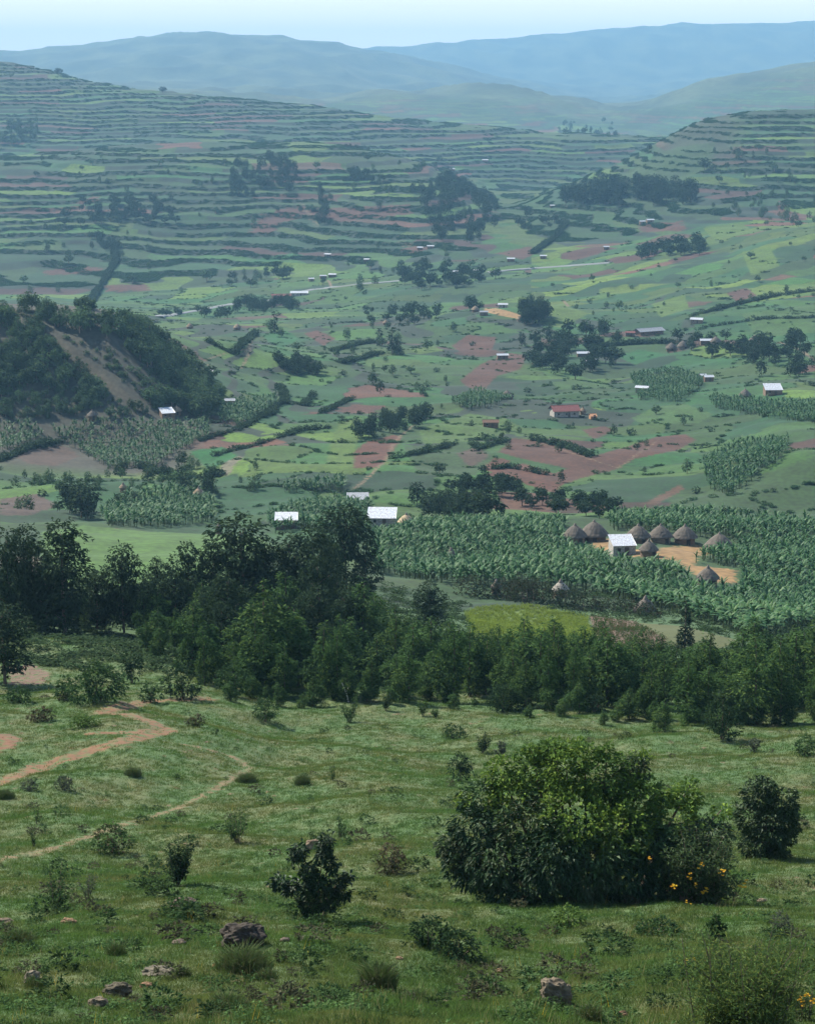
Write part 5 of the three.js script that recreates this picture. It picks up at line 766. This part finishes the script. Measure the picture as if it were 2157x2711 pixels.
[[510, 1990, 92, 52, 'biggest dark rock with a broken top in the lower left grass', [0.07, 0.058, 0.052]], [387, 1910, 62, 24, 'flat dark rock half hidden in a bush', [0.13, 0.1, 0.09]], [1172, 2112, 70, 58, 'tilted pale grey rock at the bottom right of the middle', [0.24, 0.21, 0.18], -0.45], [68, 2072, 36, 34, 'pale pointed stone at the lower left', [0.28, 0.26, 0.23], 0.3], [333, 2050, 64, 16, 'long flat grey rock in the lower left', [0.2, 0.19, 0.17]], [248, 2095, 58, 30, 'dark rock above the bottom left corner', [0.13, 0.12, 0.09]], [208, 2118, 40, 22, 'small grey rock in front of the dark one', [0.24, 0.21, 0.18]], [660, 1790, 34, 26, 'pinkish rock inside the ragged bush', [0.3, 0.24, 0.2]], [145, 1946, 34, 16, 'small tan rock under the airy sapling', [0.32, 0.22, 0.14]], [377, 1988, 30, 12, 'small flat stone above the long rock', [0.2, 0.17, 0.15]], [1602, 1900, 22, 10, 'small pale stone right of the thicket', [0.3, 0.26, 0.22]], [12, 1945, 34, 14, 'brown stone cut by the left edge', [0.24, 0.2, 0.17]], [1052, 2048, 16, 12, 'tan stone right of the peaked tussock', [0.34, 0.24, 0.17]], [938, 2112, 18, 8, 'pale flat stone at the bottom middle', [0.34, 0.28, 0.24]], [600, 1982, 20, 10, 'grey stone right of the big dark rock', [0.22, 0.19, 0.18]], [310, 2078, 30, 12, 'reddish stone left of the bottom middle', [0.32, 0.2, 0.13]], [840, 2020, 16, 8, 'small tan stone before the creeping bush', [0.36, 0.26, 0.18]], [455, 2035, 14, 8, 'small orange stone before the biggest rock', [0.4, 0.24, 0.14]], [1310, 2140, 20, 14, 'pinkish stone near the feathery bush', [0.34, 0.22, 0.17]], [1000, 2072, 14, 8, 'red brown stone at the bottom middle', [0.34, 0.17, 0.11]]].forEach((a) => rock(...a));
{ // bleached broken branch at the belt edge
  const p = hit(732, 1478), m = mpp(p), g = thing('dead_branch', 'bleached white broken branch leaning at the edge of the belt', 'branch', onGround(p.x, -p.z, 0.02));
  mesh('stem', limb([[2 * m, -0.1, 0], [-3 * m, 22 * m, 0.1], [-13 * m, 47 * m, 0.15]], 0.07, 0.035, 6), std(0.75, 0.7, 0.6), g); mesh('twig', limb([[-4 * m, 24 * m, 0.1], [-1 * m, 30 * m, 0.2], [1 * m, 36 * m, 0.2]], 0.025, 0.012, 5), std(0.7, 0.66, 0.56), g);
}
// ---------------------------------------------------------------- grass and herbs: uncountable
{
  const R = rng(99), z = ZONES[0], n = z.n, bareAt = (x, d) => { const q = clamp(Math.floor((x + z.xw) / (2 * z.xw) * n), 0, n - 1), r = clamp(Math.floor((d - z.d0) / (z.d1 - z.d0) * n), 0, n - 1); return z.over[(r * n + q) * 4 + 3] > 90; };
  const blades = (k, h, w, spread, seed, lean = 0.6) => { const Q2 = rng(seed), T = new Tris(); for (let i = 0; i < k; i++) { const th = Q2() * 6.28, r = spread * Math.sqrt(Q2()), x = Math.cos(th) * r, zz = Math.sin(th) * r, hh = h * (0.5 + 0.7 * Q2()), f = 0.75 + 0.5 * Q2(), c = [f, f, f * 0.9], lx = (Q2() - 0.5) * 2 * lean * hh, lz = (Q2() - 0.5) * 2 * lean * hh, a = Q2() * 3.14, bx = Math.cos(a) * w, bz = Math.sin(a) * w; const p1 = T.v(x - bx, -0.02, zz - bz, c), p2 = T.v(x + bx, -0.02, zz + bz, c), p3 = T.v(x + lx, hh, zz + lz, c); T.i.push(p1, p2, p3); } return T.geo(); };
  const dryAt = (x, d) => clamp(0.36 + 0.9 * fbm(x / 7, d / 9, 3) + 0.5 * fbm(x / 1.3 + 40, d / 1.7, 2));
  const near = [], tall = [], weeds = [], straw = [];
  for (let i = 0; i < 330000; i++) {
    const d = 27 * Math.pow(200 / 27, R()), a = (R() - 0.5) * 0.47, x = a * d; if (bareAt(x, d) && R() < (d < 95 ? 0.78 : 0.93)) continue;
    const t = dryAt(x, d), s = (0.7 + 0.7 * R()) * (0.5 + 0.55 * clamp(d / 60, 0, 2.2)) * (0.85 + 0.3 * clamp(0.5 + N2b(x / 2.2, d / 2.8))), f = 0.75 + 0.35 * R();
    const col = [lerp(0.085, 0.15, t) * f, lerp(0.16, 0.165, t) * f, lerp(0.038, 0.054, t) * f];
    near.push([onGround(x, d), [s, s * (0.7 + 0.5 * R()), s], R() * 6.28, col]);
  }
  for (let i = 0; i < 16000; i++) { const d = 27 * Math.pow(190 / 27, R()), x = (R() - 0.5) * 0.47 * d; if (N2(x / 3 + 7, d / 4) < 0.1 || bareAt(x, d)) continue; const s = 0.6 + 0.8 * R(), f = 0.7 + 0.5 * R(); tall.push([onGround(x, d), [s, s], R() * 6.28, [0.075 * f, 0.125 * f, 0.035 * f]]); }
  for (let i = 0; i < 15000; i++) { const d = 27 * Math.pow(190 / 27, R()), x = (R() - 0.5) * 0.47 * d; if (N2b(x / 2.4 + 3, d / 3.1) < 0.25 || bareAt(x, d)) continue; const s = 0.4 + 0.6 * R(), f = 0.7 + 0.6 * R(); weeds.push([onGround(x, d), [s, s], R() * 6.28, [0.075 * f, 0.135 * f, 0.04 * f]]); }
  for (let i = 0; i < 3500; i++) { const d = 27 * Math.pow(150 / 27, R()), x = (R() - 0.5) * 0.47 * d, s = 0.5 + 0.7 * R(); straw.push([onGround(x, d), [s, s], R() * 6.28, R() < 0.06 ? [0.6, 0.4, 0.03] : [0.3, 0.26, 0.13]]); }
  stuffAt('short_grass', blades(10, 0.05, 0.008, 0.13, 1, 1.2), GRASS, near, 'short grazed grass covering the slope', 'grass'); stuffAt('long_grass', blades(14, 0.14, 0.009, 0.13, 2, 0.7), GRASS, tall, 'longer dark grass in patches on the slope', 'grass');
  const wg = leafCloud({ lobes: [[0, 0.05, 0, 0.16, 0.09, 0.16]], n: 26, len: 0.09, wid: 0.05, colors: [[1, 1, 1]], seed: 9, gap: 0, shell: 0.8 }); stuffAt('ground_herbs', wg, LEAF, weeds, 'low broad leafed weeds among the grass', 'weeds');
  stuffAt('dry_stalks', blades(3, 0.34, 0.005, 0.1, 4, 0.5), LEAF, straw, 'dry straw coloured stalks among the grass', 'grass');
  // sward and scrub on the slope below the belt and between the belt trees
  const sl = []; for (let i = 0; i < 5200; i++) { const d = lerp(168, 330, R()), x = (R() - 0.5) * 0.47 * d; if (bareAt(x, d)) continue; const s = 0.4 + 0.7 * R(), f = 0.7 + 0.5 * R(); sl.push([onGround(x, d), [s * 2, s], R() * 6.28, [0.036 * f, 0.066 * f, 0.022 * f]]); }
  const sg = leafCloud({ lobes: [[0, 0.2, 0, 0.5, 0.28, 0.5]], n: 60, len: 0.22, wid: 0.12, colors: [[1, 1, 1]], seed: 19, gap: 0, shell: 0.8 }); const low = []; for (let i = 0; i < 420; i++) { const d = 32 * Math.pow(150 / 32, R()), x = (R() - 0.5) * 0.47 * d; if (bareAt(x, d)) continue; const s = 0.25 + 0.55 * R() * R(), f = 0.6 + 0.8 * R(); low.push([onGround(x, d), [s * 1.3, s], R() * 6.28, R() < 0.3 ? [0.075 * f, 0.075 * f, 0.04 * f] : [0.05 * f, 0.09 * f, 0.03 * f]]); }
  const lg = leafCloud({ lobes: [[0, 0.3, 0, 0.4, 0.3, 0.4], [0.25, 0.22, 0.1, 0.25, 0.22, 0.25], [-0.2, 0.45, 0, 0.2, 0.3, 0.2]], n: 150, len: 0.16, wid: 0.07, droop: -0.2, colors: [[1, 1, 1], [0.8, 0.85, 0.8]], seed: 29, gap: 0.1, shell: 0.9 }); stuffAt('low_scrub', lg, LEAF, low, 'small scrubby weeds dotted over the grass slope', 'scrub'); stuffAt('undergrowth', sg, LEAF, sl, 'rough undergrowth below and between the belt trees', 'undergrowth');
}
renderer.render(scene, camera);
